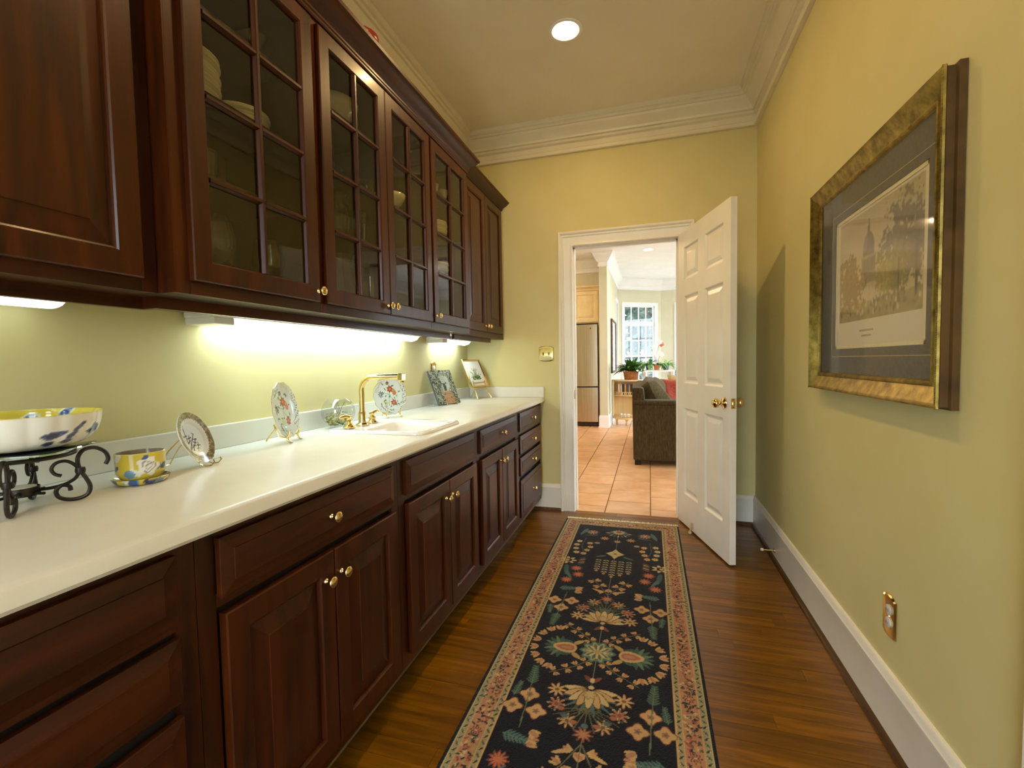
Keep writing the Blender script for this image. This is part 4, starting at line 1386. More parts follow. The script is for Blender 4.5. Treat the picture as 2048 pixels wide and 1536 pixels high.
def pf2(a, z, reg):
    return (150, 140, 128) if reg == 'in' else ((206, 196, 160) if reg == 'lip' else pf(a, z, reg))


painted_shell('pot', t, sec, 96, pf2, sx=1.08, sy=0.90, c=(PCX, PCY, ZT + 0.006), ang=cang + pi / 2)
t2 = thing('saucer', 'yellow and blue oval saucer under the small planter', 'saucer', (PCX, PCY, ZT))
sec = [(0.004, 0.0, 'out'), (0.040, 0.0, 'out'), (0.048, 0.004, 'out'), (0.053, 0.010, 'out'), (0.0555, 0.016, 'out'), (0.0545, 0.0165, 'out'), (0.050, 0.011, 'in'), (0.040, 0.0075, 'in'), (0.004, 0.007, 'in')]
painted_shell('dish', t2, sec, 96, blobs(8, 26, (0.0, 0.018), YEL), sx=1.08, sy=0.92, c=(PCX, PCY, ZT), ang=cang + pi / 2)

# large bowl on a wrought iron stand with a glass plate
BX, BY = -1.262, 0.622
t = thing('iron_stand', 'black wrought iron scroll stand carrying the blue and yellow bowl', 'stand', (BX, BY, ZT))
IR = 0.0042


MAIN = [(0.134, 0.074), (0.139, 0.086), (0.134, 0.102), (0.118, 0.113), (0.100, 0.111), (0.090, 0.098), (0.088, 0.082), (0.092, 0.065), (0.101, 0.045), (0.106, 0.028), (0.102, 0.012), (0.088, 0.0045), (0.070, 0.0046), (0.055, 0.012), (0.051, 0.026), (0.060, 0.037), (0.072, 0.034), (0.074, 0.024)]
UPPER = [(0.092, 0.062), (0.084, 0.078), (0.070, 0.089), (0.054, 0.087), (0.046, 0.075), (0.051, 0.063), (0.061, 0.058)]
LOWER = [(0.090, 0.064), (0.083, 0.050), (0.068, 0.040), (0.048, 0.035), (0.028, 0.034)]


def smooth_path(pts, k=5):
    """Catmull-Rom through the points"""
    out = []
    n = len(pts)
    for i in range(n - 1):
        p0, p1, p2, p3 = (np.array(pts[max(0, i - 1)]), np.array(pts[i]), np.array(pts[i + 1]), np.array(pts[min(n - 1, i + 2)]))
        for j in range(k):
            t_ = j / k
            out.append(tuple(0.5 * (2 * p1 + (p2 - p0) * t_ + (2 * p0 - 5 * p1 + 4 * p2 - p3) * t_ ** 2 + (3 * p1 - p0 - 3 * p2 + p3) * t_ ** 3)))
    return out + [tuple(pts[-1])]


for k in range(4):
    a = radians(-128 + 90 * k)
    P3 = lambda L_: [(BX + r * cos(a), BY + r * sin(a), ZT + z) for r, z in smooth_path(L_)]
    lg = G().tube(P3(MAIN), IR, 8).obj('leg', 'iron', t, smooth=True)
    G().tube(P3(UPPER), IR * 0.85, 8).obj('scroll', 'iron', lg, smooth=True)
    G().tube(P3(LOWER), IR * 0.85, 8).obj('scroll', 'iron', lg, smooth=True)
    G().lathe([(0.0085, -0.006), (0.0095, 0.0), (0.0085, 0.006)], (BX + 0.0915 * cos(a), BY + 0.0915 * sin(a), ZT + 0.066), 10).obj('collar', 'iron', lg, smooth=True)
G().tube([(BX + 0.084 * cos(q), BY + 0.084 * sin(q), ZT + 0.108) for q in np.linspace(0, 2 * pi, 48, endpoint=False)], 0.0044, 8, closed=True).obj('ring', 'iron', t, smooth=True)
rgm = [(0.026, 0.026), (0.0275, 0.026), (0.0275, 0.044), (0.026, 0.044)]
G().loops([[(BX + r * cos(2 * pi * k / 28), BY + r * sin(2 * pi * k / 28), ZT + z - 0.0) for k in range(28)] for r, z in rgm], True, wrap=True).obj('candle_cup', 'iron', t, smooth=30)
G().tube([(BX + 0.046 * cos(0.3), BY + 0.046 * sin(0.3), ZT + 0.03), (BX - 0.046 * cos(0.3), BY - 0.046 * sin(0.3), ZT + 0.03)], 0.0032, 8).tube([(BX - 0.046 * sin(0.3), BY + 0.046 * cos(0.3), ZT + 0.03), (BX + 0.046 * sin(0.3), BY - 0.046 * cos(0.3), ZT + 0.03)], 0.0032, 8).obj('cross_bar', 'iron', t, smooth=True)
tag(G().lathe([(0.001, 0), (0.0225, 0), (0.0225, 0.011), (0.001, 0.0105)], (BX, BY, ZT + 0.0335), 24).obj('tea_light', 'candle', org=(BX, BY, ZT + 0.0335), smooth=30), 'small pale tea light under the iron stand', 'candle')
gz = ZT + 0.1178
sq = rrect(BX - 0.098, BX + 0.098, BY - 0.098, BY + 0.098, 0.028, gz)
ca, sa = cos(0.62), sin(0.62)
rot = lambda pts, z: [(BX + (x - BX) * ca - (y - BY) * sa, BY + (x - BX) * sa + (y - BY) * ca, z) for x, y, _ in pts]
sq2 = rrect(BX - 0.094, BX + 0.094, BY - 0.094, BY + 0.094, 0.026, gz)
gp = G().loops([rot(sq2, gz), rot(sq, gz + 0.001), rot(sq, gz + 0.0045), rot(sq2, gz + 0.0055)], True, True, True).obj('glass_plate', 'green_glass', org=(BX, BY, gz), smooth=30)
tag(gp, 'square pale green glass plate between bowl and iron stand', 'plate')
bz = gz + 0.0062
t = thing('fluted_bowl', 'large fluted bowl, yellow inside, with blue leaves on white outside', 'bowl', (BX, BY, bz))
RB = 0.132


def wave_b(a):
    return 0.022 * abs(sin(9 * a))


osec = [(0.004, 0.0, 'foot'), (0.060, 0.0, 'foot')] + [(0.062 + (RB - 0.062) * math.sqrt(max(0, 1 - (1 - q) ** 2.2)) * (0.93 + 0.07 * q), 0.002 + 0.069 * q ** 1.25, 'out') for q in np.linspace(0.02, 1, 26)]
isec = [(RB + 0.001, 0.0735, 'lip')] + [(RB - 0.004 - (RB - 0.06) * (1 - math.sqrt(max(0, 1 - q ** 2.4))), 0.072 - 0.062 * q ** 0.8, 'in') for q in np.linspace(0.03, 1, 22)] + [(0.004, 0.009, 'in')]
rgb_ = random.Random(14)
lo_ = [(rgb_.uniform(0, 6.28), rgb_.uniform(0.018, 0.05), rgb_.uniform(0.07, 0.16), rgb_.uniform(0.004, 0.008), rgb_.uniform(-1.2, 1.2)) for _ in range(14)]
lo_ += [(-0.05, 0.034, 0.17, 0.0075, 0.35), (0.20, 0.030, 0.09, 0.006, 1.2), (0.30, 0.046, 0.12, 0.006, 1.6), (0.16, 0.018, 0.10, 0.005, 0.2), (-0.10, 0.016, 0.10, 0.005, 0.1)]
li_ = [(k * 0.52 + rgb_.uniform(-0.1, 0.1), rgb_.uniform(0.045, 0.066), rgb_.uniform(0.08, 0.15), rgb_.uniform(0.008, 0.013), rgb_.uniform(-1.5, 1.5)) for k in range(12)]


def bowl_col(a, z, reg):
    if reg in ('in', 'lip'):
        for a0, z0, ra, rz, sk in li_:
            da = (a - a0 + pi) % (2 * pi) - pi
            e = (da / ra) ** 2 + ((z - z0 - sk * da * 0.06) / rz) ** 2
            if e < 1:
                return BLU if e < 0.7 else (130, 160, 190)
            if e < 1.9:
                return (226, 226, 190)
        return (214, 196, 70)
    for a0, z0, ra, rz, sk in lo_:
        da = (a - a0 + pi) % (2 * pi) - pi
        e = (da / ra) ** 2 + ((z - z0 - sk * da * 0.05) / rz) ** 2
        if e < 1:
            return DBL if e < 0.6 else (86, 100, 148)
    return (224, 222, 212)


painted_shell('shell', t, osec + isec, 180, bowl_col, c=(BX, BY, bz), wave=wave_b)

# ------------------------------------------------------------------ runner rug
RW, RL, RC, RY = 0.800, 3.17, -0.210, 3.440       # width, length, centre line, far end
ST = 0.0032
rug = Paint(RW, RL, ST, (16, 15, 24))
NAVY, CREAM, TANc, ROSE, PEACH, TEAL, GRN, RUST, GOLDc = (15, 14, 24), (192, 172, 122), (190, 156, 104), (158, 100, 78), (172, 124, 92), (76, 104, 102), (70, 84, 66), (134, 72, 54), (172, 142, 86)
DKG = (44, 54, 48)
bx = [(0.0, 0.012, NAVY), (0.012, 0.016, CREAM), (0.016, 0.033, (150, 142, 108)), (0.033, 0.038, TANc), (0.038, 0.090, PEACH), (0.090, 0.095, TANc), (0.095, 0.112, (156, 142, 104)), (0.112, 0.117, TANc)]
FX0, FX1, FY0, FY1 = 0.117, RW - 0.117, 0.117, RL - 0.117
for a, b, c in bx:
    rug.rect(a, RW - a, a, RL - a, c)
rug.rect(FX0, FX1, FY0, FY1, NAVY)
rr_ = random.Random(2)


def border_path(d):
    """points round the border at distance d from the edge"""
    pts = []
    for x in np.arange(d, RW - d, 0.004):
        pts.append((x, d, 1, 0))
    for y in np.arange(d, RL - d, 0.004):
        pts.append((RW - d, y, 0, 1))
    for x in np.arange(RW - d, d, -0.004):
        pts.append((x, RL - d, -1, 0))
    for y in np.arange(RL - d, d, -0.004):
        pts.append((d, y, 0, -1))
    return pts


for d in (0.0245, 0.1035):
    bp = border_path(d)
    for k in range(0, len(bp), 6):
        x, y, tx, ty = bp[k]
        s = 1 if (k // 6) % 2 else -1
        ang = math.atan2(ty, tx) + 0.7 * s
        rug.leaf(x - 0.008 * cos(ang), y - 0.008 * sin(ang), ang, 0.019, 0.0075, DKG if k % 12 else GRN)
        rug.ell(x + ty * 0.005 * s, y - tx * 0.005 * s, 0.0022, 0.0022, CREAM)
bp = border_path(0.064)
k = 0
while k < len(bp):
    x, y, tx, ty = bp[k]
    nx_, ny_ = -ty, tx
    kind = (k // 9) % 7
    if kind == 3:
        rug.rose(x, y, 0.021, 8, (92, 58, 48), 0.18)
        rug.rose(x, y, 0.016, 8, PEACH, 0.2)
        rug.rose(x, y, 0.011, 6, RUST, 0.2)
        rug.ell(x, y, 0.004, 0.004, CREAM)
    else:
        for q in range(13):
            o1, o2 = rr_.uniform(-0.022, 0.022), rr_.uniform(-0.018, 0.018)
            px, py = x + nx_ * o1 + tx * o2, y + ny_ * o1 + ty * o2
            c = rr_.choice([(46, 40, 42), (128, 66, 48), CREAM, (64, 74, 66), GOLDc, (46, 40, 42), (150, 84, 62)])
            if q % 2:
                rug.leaf(px, py, rr_.uniform(0, 6.28), 0.018, 0.008, c)
            else:
                rug.rose(px, py, rr_.uniform(0.005, 0.0085), 5, c, 0.3)
    k += 9
CXm = RW / 2
YM = RL / 2


def sym(fn):
    """place a motif in all mirrored positions: fn(mx, my) -> uses X(x), Y(y), A(angle)"""
    for my in (1, -1):
        for mx in (1, -1):
            fn(lambda x: CXm + mx * x, lambda y: YM + my * (y - 1.40) , lambda a: math.atan2(my * sin(a), mx * cos(a)))


def one(fn):
    for my in (1, -1):
        fn(lambda x: CXm + x, lambda y: YM + my * (y - 1.40), lambda a: math.atan2(my * sin(a), cos(a)))


def daisy(X, Y, x, y, r, c=TANc, e=RUST):
    rug.rose(X(x), Y(y), r * 1.08, 8, e, 0.30)
    rug.rose(X(x), Y(y), r * 0.95, 8, c, 0.34)
    rug.ell(X(x), Y(y), r * 0.22, r * 0.22, (120, 84, 54))


def feather(X, Y, A, x, y, ang, L, col):
    for q in np.linspace(0.05, 1, 8):
        bx_, by_ = x + cos(ang) * L * q, y + sin(ang) * L * q
        for s in (-1, 1):
            rug.leaf(X(bx_), Y(by_), A(ang + s * 0.9), L * 0.30 * (1.1 - 0.6 * q), L * 0.10, col)
    rug.line([(X(x), Y(y)), (X(x + cos(ang) * L), Y(y + sin(ang) * L))], 0.004, (96, 118, 96))


def tulip(X, Y, A, x, y, ang, r):
    for da, c in ((0.55, TANc), (-0.55, TANc), (0, PEACH)):
        rug.leaf(X(x), Y(y), A(ang + da), r * 2.0, r * 0.95, c)


def sprig(X, Y, A, pts, n, r, col=TANc):
    P_ = [(X(a), Y(b)) for a, b in pts]
    rug.line(P_, 0.004, (110, 104, 72))
    for k in range(n):
        t = (k + 0.6) / n * (len(pts) - 1)
        i = min(len(pts) - 2, int(t))
        f = t - i
        x = pts[i][0] * (1 - f) + pts[i + 1][0] * f
        y = pts[i][1] * (1 - f) + pts[i + 1][1] * f
        for s in (-1, 1):
            ox, oy = -(pts[i + 1][1] - pts[i][1]), pts[i + 1][0] - pts[i][0]
            L = hypot(ox, oy)
            tulip(X, Y, A, x + s * ox / L * 0.006, y + s * oy / L * 0.006, math.atan2(oy * s, ox * s), r)


def central(X, Y, A):
    rug.line([(X(0), Y(-0.02)), (X(0), Y(1.40))], 0.0045, (120, 112, 84))
    # palmette at the end of the field
    rug.ell(X(0), Y(0.04), 0.055, 0.04, TEAL)
    rug.rose(X(0), Y(0.035), 0.042, 12, CREAM, 0.25)
    rug.ell(X(0), Y(0.03), 0.020, 0.020, RUST)
    for k in range(9):
        a = pi * (k + 0.5) / 9
        rug.leaf(X(0.055 * cos(a)), Y(0.045 + 0.05 * sin(a)), A(a), 0.034, 0.012, (86, 108, 108) if k % 2 else TANc)
    daisy(X, Y, 0, 0.205, 0.024, CREAM)
    # cream diamond and hanging tassels
    rug.poly([(X(-0.056), Y(0.405)), (X(-0.02), Y(0.372)), (X(0), Y(0.33)), (X(0.02), Y(0.372)), (X(0.056), Y(0.405)), (X(0.02), Y(0.438)), (X(0), Y(0.478)), (X(-0.02), Y(0.438))], CREAM)
    rug.rose(X(0), Y(0.405), 0.018, 6, (150, 160, 112), 0.2)
    rug.ell(X(0), Y(0.405), 0.008, 0.008, RUST)
    for j, x in enumerate((-0.088, -0.044, 0.0, 0.044, 0.088)):
        n = 5 + (2 - abs(j - 2))
        for k in range(n):
            y = 0.505 + 0.030 * k
            for s in (-1, 1):
                rug.leaf(X(x), Y(y), A(pi / 2 + s * 0.9), 0.022, 0.010, CREAM if k % 2 == 0 else TANc)
            rug.ell(X(x), Y(y + 0.008), 0.0055, 0.009, TEAL)
        rug.ell(X(x), Y(0.505 + 0.030 * n), 0.009, 0.013, PEACH)
    for s in (-1, 1):
        rug.leaf(X(s * 0.05), Y(0.44), A(pi / 2 - s * 1.1), 0.07, 0.020, TEAL)
    # red flower, big palmette
    rug.rose(X(0), Y(0.965), 0.034, 9, RUST, 0.25)
    rug.rose(X(0), Y(0.965), 0.024, 9, PEACH, 0.3)
    for k in range(11):
        a = -pi * (k + 0.5) / 11
        rug.leaf(X(0), Y(1.14), A(a), 0.098, 0.016, GRN if k % 2 else TEAL)
        rug.line([(X(0), Y(1.08)), (X(0.12 * cos(a)), Y(1.06 + 0.085 * sin(a)))], 0.0035, (104, 100, 70))
    for k in range(7):
        a = -pi * (k + 0.5) / 7
        rug.ell(X(0.09 * cos(a)), Y(1.075 + 0.075 * sin(a)), 0.012, 0.010, TEAL if k % 2 else ROSE)
    for k in (0, 8, 1, 7, 2, 6, 3, 5, 4):
        a = -pi * 1.16 * (k + 0.5) / 9 + pi * 0.08
        rug.leaf(X(0.01 * cos(a)), Y(1.165), A(a), 0.084, 0.034, TANc if k % 2 else CREAM, edge=(96, 62, 44))
    rug.rose(X(0), Y(1.150), 0.030, 7, (150, 120, 74), 0.2)
    rug.rose(X(0), Y(1.150), 0.022, 7, (186, 164, 116), 0.2)
    rug.ell(X(0), Y(1.185), 0.018, 0.018, (40, 26, 30))
    rug.ell(X(0), Y(1.185), 0.010, 0.010, CREAM)
    for s in (-1, 1):
        rug.leaf(X(0), Y(1.215), A(pi / 2 + s * 0.8), 0.045, 0.022, (124, 66, 52))
    rug.ell(X(0), Y(1.225), 0.009, 0.013, CREAM)


def sides(X, Y, A):
    rug.ell(X(0.175), Y(0.07), 0.050, 0.036, (40, 62, 70))
    rug.rose(X(0.175), Y(0.07), 0.038, 10, PEACH, 0.18)
    rug.rose(X(0.175), Y(0.07), 0.026, 8, RUST, 0.2)
    rug.ell(X(0.175), Y(0.07), 0.010, 0.010, CREAM)
    rug.leaf(X(0.215), Y(0.01), A(1.3), 0.13, 0.030, TEAL)
    rug.leaf(X(0.13), Y(0.11), A(0.3), 0.09, 0.022, (58, 84, 88))
    daisy(X, Y, 0.085, 0.165, 0.030, TANc)
    daisy(X, Y, 0.125, 0.255, 0.020, CREAM)
    rug.line([(X(0.205), Y(0.18)), (X(0.215), Y(0.32)), (X(0.185), Y(0.46))], 0.005, (64, 84, 100))
    for k, (x, y) in enumerate(((0.17, 0.27), (0.24, 0.25), (0.16, 0.33), (0.25, 0.31), (0.175, 0.385), (0.245, 0.37), (0.19, 0.44), (0.235, 0.43))):
        rug.rose(X(x), Y(y), 0.021, 7, CREAM if k % 2 else TANc, 0.14)
        rug.ell(X(x), Y(y), 0.006, 0.006, ROSE)
    # pale half flower on the border
    rug.rose(X(0.262), Y(0.555), 0.05, 7, CREAM, 0.25)
    rug.ell(X(0.262), Y(0.555), 0.022, 0.022, NAVY)
    rug.ell(X(0.268), Y(0.555), 0.012, 0.012, TANc)
    for k in range(5):
        rug.leaf(X(0.165), Y(0.50 + 0.020 * k), A(0.5), 0.045, 0.010, TANc if k % 2 else (110, 90, 70))
    for x, y in ((0.200, 0.655), (0.180, 0.730), (0.232, 0.805)):
        rug.rose(X(x), Y(y), 0.036, 11, RUST, 0.2)
        rug.rose(X(x), Y(y), 0.027, 11, (190, 110, 78), 0.3)
    rug.leaf(X(0.262), Y(0.62), A(1.7), 0.13, 0.030, (60, 88, 88))
    rug.leaf(X(0.25), Y(0.70), A(2.0), 0.10, 0.022, TEAL)
    # twin sprays above the red flower
    sprig(X, Y, A, [(0.004, 0.92), (0.045, 0.84), (0.095, 0.765)], 3, 0.016)
    rug.leaf(X(0.02), Y(0.90), A(-0.4), 0.07, 0.018, TANc)
    # serrated leaf and three flowers
    feather(X, Y, A, 0.25, 0.905, pi + 0.15, 0.10, TEAL)
    for q in (0.880, 0.905, 0.935):
        tulip(X, Y, A, 0.165, q, pi + (q - 0.905) * 20, 0.018)
    for x, y in ((0.253, 1.03), (0.168, 1.022), (0.208, 1.095)):
        rug.rose(X(x), Y(y), 0.038, 4, RUST, 0.15)
        rug.rose(X(x), Y(y), 0.034, 4, TANc, 0.16)
        rug.rose(X(x), Y(y), 0.014, 5, ROSE, 0.2)
        rug.ell(X(x), Y(y), 0.005, 0.005, (90, 100, 80))
    rug.line([(X(0.205), Y(0.94)), (X(0.21), Y(1.07)), (X(0.215), Y(1.16))], 0.004, (104, 112, 84))
    feather(X, Y, A, 0.215, 1.15, 1.5, 0.095, (76, 100, 82))
    feather(X, Y, A, 0.262, 1.08, 1.7, 0.07, (76, 100, 82))
    # daisies around the palmette
    daisy(X, Y, 0.060, 1.010, 0.033)
    daisy(X, Y, 0.107, 1.075, 0.032, ROSE, CREAM)
    daisy(X, Y, 0.118, 1.145, 0.036)
    # flowering sprays and the side palmettes
    sprig(X, Y, A, [(0.02, 1.345), (0.08, 1.285), (0.165, 1.230)], 4, 0.0115)
    for k in range(8):
        a = -1.4 + 2.8 * k / 7
        tulip(X, Y, A, 0.160 + 0.085 * cos(a), 1.40 + 0.120 * sin(a), a, 0.0185)
    rug.ell(X(0.140), Y(1.40), 0.052, 0.055, (58, 84, 72))
    for k in range(9):
        a = -1.5 + 3.0 * k / 8
        rug.leaf(X(0.150), Y(1.40), A(a), 0.075, 0.020, (98, 120, 92) if k % 2 else (64, 90, 78))
    rug.leaf(X(0.085), Y(1.40), A(0), 0.10, 0.075, TANc)
    rug.leaf(X(0.095), Y(1.40), A(0), 0.075, 0.045, ROSE)
    rug.leaf(X(0.105), Y(1.40), A(0), 0.045, 0.022, PEACH)
    for s in (-1, 1):
        rug.leaf(X(0.10), Y(1.40 + 0.03 * s), A(pi - 0.7 * s), 0.05, 0.026, GOLDc)


sym(sides)
one(central)
rug.rose(CXm, YM, 0.074, 10, (76, 108, 98), 0.10)
rug.rose(CXm, YM, 0.064, 10, (160, 150, 104), 0.16)
rug.rose(CXm, YM, 0.054, 10, (70, 98, 92), 0.30)
rug.rose(CXm, YM, 0.046, 8, CREAM, 0.45)
rug.ell(CXm, YM, 0.014, 0.014, GOLDc)
# woven borders stay above any motif that reached them
_bk = rug.a.copy()
wn = smooth_noise(rug.ny, rug.nx, 60, 8, 3)
rug.a *= (0.86 + 0.28 * wn)[..., None]
ex = np.zeros((rug.ny, rug.nx, 3))
ex[..., 2] = 0.0012 * RNG.random((rug.ny, rug.nx))
g, cl = rug.mesh((RC - RW / 2, RY, 0.0085), (1, 0, 0), (0, -1, 0), ex)
g.f = [f[::-1] for f in g.f]
t = thing('runner_rug', 'long navy floral runner rug with a rose border and cream fringe', 'rug', (RC, RY - RL / 2, 0))
g.obj('pile', 'rug_wool', t, col=cl)
G().box(RC - RW / 2 + 0.0005, RC + RW / 2 - 0.0005, RY - RL + 0.0005, RY - 0.0005, 0.0004, 0.0082).obj('backing', 'fringe', t)
fr = G()
for x in np.arange(RC - RW / 2 + 0.002, RC + RW / 2, 0.0040):
    for y0, s in ((RY, 1), (RY - RL, -1)):
        j = random.uniform(-0.004, 0.004)
        L = random.uniform(0.040, 0.056)
        fr.tube([(x, y0 - s * 0.004, 0.007), (x + j * 0.5, y0 + s * L * 0.5, 0.0045), (x + j, y0 + s * L, 0.0026)], [0.0026, 0.0024, 0.0014], 5)
fo = fr.obj('fringe', 'fringe', t)
fo['kind'] = 'stuff'

# ------------------------------------------------------------------ framed print on the wall
PY0, PY1, PZ0, PZ1 = 1.382, 2.344, 1.0626, 1.8952
t = thing('framed_print', 'large gilt-framed print of a domed building on a grey mat', 'picture', (XR, (PY0 + PY1) / 2, (PZ0 + PZ1) / 2))
o_, U_, V_ = (XR - 0.0015, PY1, PZ0), (0, -1, 0), (0, 0, 1)
PW, PH = PY1 - PY0, PZ1 - PZ0
G().panel(o_, U_, V_, PW, PH, [(0, 0), (0, 0.016), (0.007, 0.019), (0.007, 0.036), (0.003, 0.040)], cap=False, back=True).obj('frame_side', 'gold_side', t)
G().panel(o_, U_, V_, PW, PH, [(0.003, 0.040), (0.0045, 0.0455), (0.010, 0.047), (0.014, 0.044), (0.018, 0.042), (0.030, 0.036), (0.046, 0.027), (0.056, 0.024), (0.060, 0.028), (0.065, 0.029), (0.070, 0.025), (0.073, 0.020)], cap=False, back=False).obj('frame', 'old_gold', t, smooth=20)
bd = G()
for k in range(0, 150):
    z = PZ0 + 0.004 + k * (PH - 0.008) / 149
    for y in (PY0 + 0.007, PY1 - 0.007):
        bd.lathe([(0.0005, -0.0022), (0.0022, 0), (0.0005, 0.0022)], (XR - 0.0475, y, z), 5)
for k in range(0, 172):
    y = PY0 + 0.004 + k * (PW - 0.008) / 171
    for z in (PZ0 + 0.007, PZ1 - 0.007):
        bd.lathe([(0.0005, -0.0022), (0.0022, 0), (0.0005, 0.0022)], (XR - 0.0475, y, z), 5)
bd = bd.obj('beading', 'old_gold', t)
bd['kind'] = 'stuff'
MX0, MX1, MZ0, MZ1 = 1.497, 2.128, 1.2285, 1.714        # mat opening
mb = G().panel((XR - 0.0015, PY1, PZ0), U_, V_, PW, PH, [(0.070, 0.0), (0.070, 0.017)], cap=False, back=False)
xm = XR - 0.0185
yo0, yo1, zo0, zo1 = PY0 + 0.070, PY1 - 0.070, PZ0 + 0.070, PZ1 - 0.070
mb.box(xm, xm + 0.002, yo0, MX0, zo0, zo1).box(xm, xm + 0.002, MX1, yo1, zo0, zo1).box(xm, xm + 0.002, MX0, MX1, zo0, MZ0).box(xm, xm + 0.002, MX0, MX1, MZ1, zo1)
mb.obj('mat', 'mat_board', t)
cm = G()
cw = 0.012
for a, b, c, d in ((MX0, MX0 + cw, MZ0, MZ1), (MX1 - cw, MX1, MZ0, MZ1), (MX0, MX1, MZ0, MZ0 + cw), (MX0, MX1, MZ1 - cw, MZ1)):
    cm.box(xm + 0.002, xm + 0.0035, a, b, c, d)
cm.obj('inner_mat', 'mat_cream', t)
gl_ = G()
q = 0.030
for a, b, c, d in ((MX0 - q, MX0 - q + 0.0022, MZ0 - q, MZ1 + q), (MX1 + q - 0.0022, MX1 + q, MZ0 - q, MZ1 + q), (MX0 - q, MX1 + q, MZ0 - q, MZ0 - q + 0.0022), (MX0 - q, MX1 + q, MZ1 + q - 0.0022, MZ1 + q)):
    gl_.box(xm - 0.0003, xm + 0.0001, a, b, c, d)
gl_.obj('gilt_line', 'gilt_line', t)
G().add([(XR - 0.0235, yo1 + 0.002, zo0 - 0.002), (XR - 0.0235, yo0 - 0.002, zo0 - 0.002), (XR - 0.0235, yo0 - 0.002, zo1 + 0.002), (XR - 0.0235, yo1 + 0.002, zo1 + 0.002)], [(0, 1, 2, 3)]).obj('glazing', 'picture_glass', t)
# the print itself
pw, ph = MX1 - MX0 - 0.012, MZ1 - MZ0 - 0.012
pc = Paint(pw, ph, 0.0022, (214, 206, 184))
H_, W_ = pc.ny, pc.nx
ix0, ix1, iz0 = int(0.030 / 0.0022), W_ - int(0.022 / 0.0022), int(0.094 / 0.0022)
iz1 = H_ - int(0.016 / 0.0022)
hh_, ww_ = iz1 - iz0, ix1 - ix0
na, nb, ncl = smooth_noise(hh_, ww_, 5, 41), smooth_noise(hh_, ww_, 24, 42), smooth_noise(hh_, ww_, 60, 43, 2)
vv, uu = np.meshgrid(np.linspace(0, 1, hh_), np.linspace(0, 1, ww_), indexing='ij')
sky = np.array(lin((196, 180, 140))[:3]) * (0.75 + 0.5 * na[..., None]) * np.array([1, 1, 0.98])
im = sky
cold = np.array(lin((150, 142, 124))[:3])
m_ = np.clip((vv - 0.6) * 2.2 + (na - 0.5) * 2, 0, 1)[..., None]
im = im * (1 - m_ * 0.6) + cold * m_ * 0.6
gcol = np.array(lin((150, 138, 96))[:3])
grd = vv < 0.17 + 0.05 * (na - 0.5)
im[grd] = (gcol * (0.75 + 0.5 * nb[..., None]))[grd]


def crownmask(cu, cv, ru, rv):
    return ((uu - cu) / ru) ** 2 + ((vv - cv) / rv) ** 2 + (nb - 0.5) * 2.2 + (ncl - 0.5) * 1.6 + (na - 0.5) * 0.8 < 1


def put(mask, col, var=0.5):
    im[mask] = (np.array(lin(col)[:3]) * (1 - var / 2 + var * ncl[..., None]))[mask]


# domed building
BU = 0.42
for half, v0, v1, c in ((0.13, 0.16, 0.33, (188, 174, 144)), (0.100, 0.33, 0.42, (150, 138, 120)), (0.088, 0.42, 0.56, (132, 122, 108)), (0.094, 0.555, 0.58, (164, 150, 126)), (0.074, 0.58, 0.64, (126, 116, 102))):
    put((np.abs(uu - BU) < half) & (vv > v0) & (vv < v1), c, 0.35)
dome = (((uu - BU) / 0.074) ** 2 + ((vv - 0.64) / 0.155) ** 2 < 1) & (vv > 0.63)
put(dome, (116, 106, 96), 0.4)
put(dome & (uu < BU - 0.02), (140, 130, 114), 0.4)
put((np.abs(uu - BU) < 0.016) & (vv > 0.78) & (vv < 0.85), (110, 100, 92), 0.3)
put((np.abs(uu - BU) < 0.005) & (vv > 0.85) & (vv < 0.92), (104, 94, 86), 0.3)
for k in range(9):
    u = BU - 0.08 + 0.02 * k
    put((np.abs(uu - u) < 0.0035) & (vv > 0.43) & (vv < 0.55), (92, 84, 76), 0.3)
    put((np.abs(uu - u) < 0.0035) & (vv > 0.18) & (vv < 0.30), (210, 198, 168), 0.3)
# trees and strollers
put(crownmask(0.14, 0.40, 0.19, 0.24), (128, 118, 88), 0.6)
put(crownmask(0.22, 0.30, 0.16, 0.14), (112, 104, 78), 0.6)
put(crownmask(0.84, 0.56, 0.24, 0.36), (112, 104, 92), 0.6)
put(crownmask(0.72, 0.38, 0.16, 0.20), (134, 126, 82), 0.6)
put(crownmask(0.62, 0.33, 0.10, 0.12), (156, 146, 86), 0.6)
put((np.abs(uu - 0.77) < 0.008) & (vv > 0.10) & (vv < 0.45), (90, 82, 70), 0.3)
put((np.abs(uu - 0.94) < 0.010) & (vv > 0.08) & (vv < 0.5), (90, 82, 70), 0.3)
put((np.abs(uu - 0.12) < 0.008) & (vv > 0.10) & (vv < 0.3), (96, 88, 72), 0.3)
rg = random.Random(77)
for k in range(90):
    u, v = rg.uniform(0.02, 0.98), rg.uniform(0.05, 0.20)
    hgt = 0.045 * (1.25 - 3.2 * (v - 0.05))
    put((((uu - u) / (hgt * 0.22)) ** 2 + ((vv - v) / (hgt * 0.5)) ** 2 < 1), rg.choice([(98, 90, 82), (120, 106, 90), (196, 182, 150), (104, 96, 80), (150, 128, 100)]), 0.3)
for _k in range(2):
    im[1:-1, 1:-1] = (im[1:-1, 1:-1] * 2 + im[:-2, 1:-1] + im[2:, 1:-1] + im[1:-1, :-2] + im[1:-1, 2:]) / 6
im = im * 0.85 + np.array(lin((176, 164, 136))[:3]) * 0.15
pc.a[iz0:iz1, ix0:ix1] = im
g, cl = pc.mesh((xm + 0.0042, MX1 - 0.006, MZ0 + 0.006), (0, -1, 0), (0, 0, 1))
pr = g.obj('print', 'printed', t, col=cl)
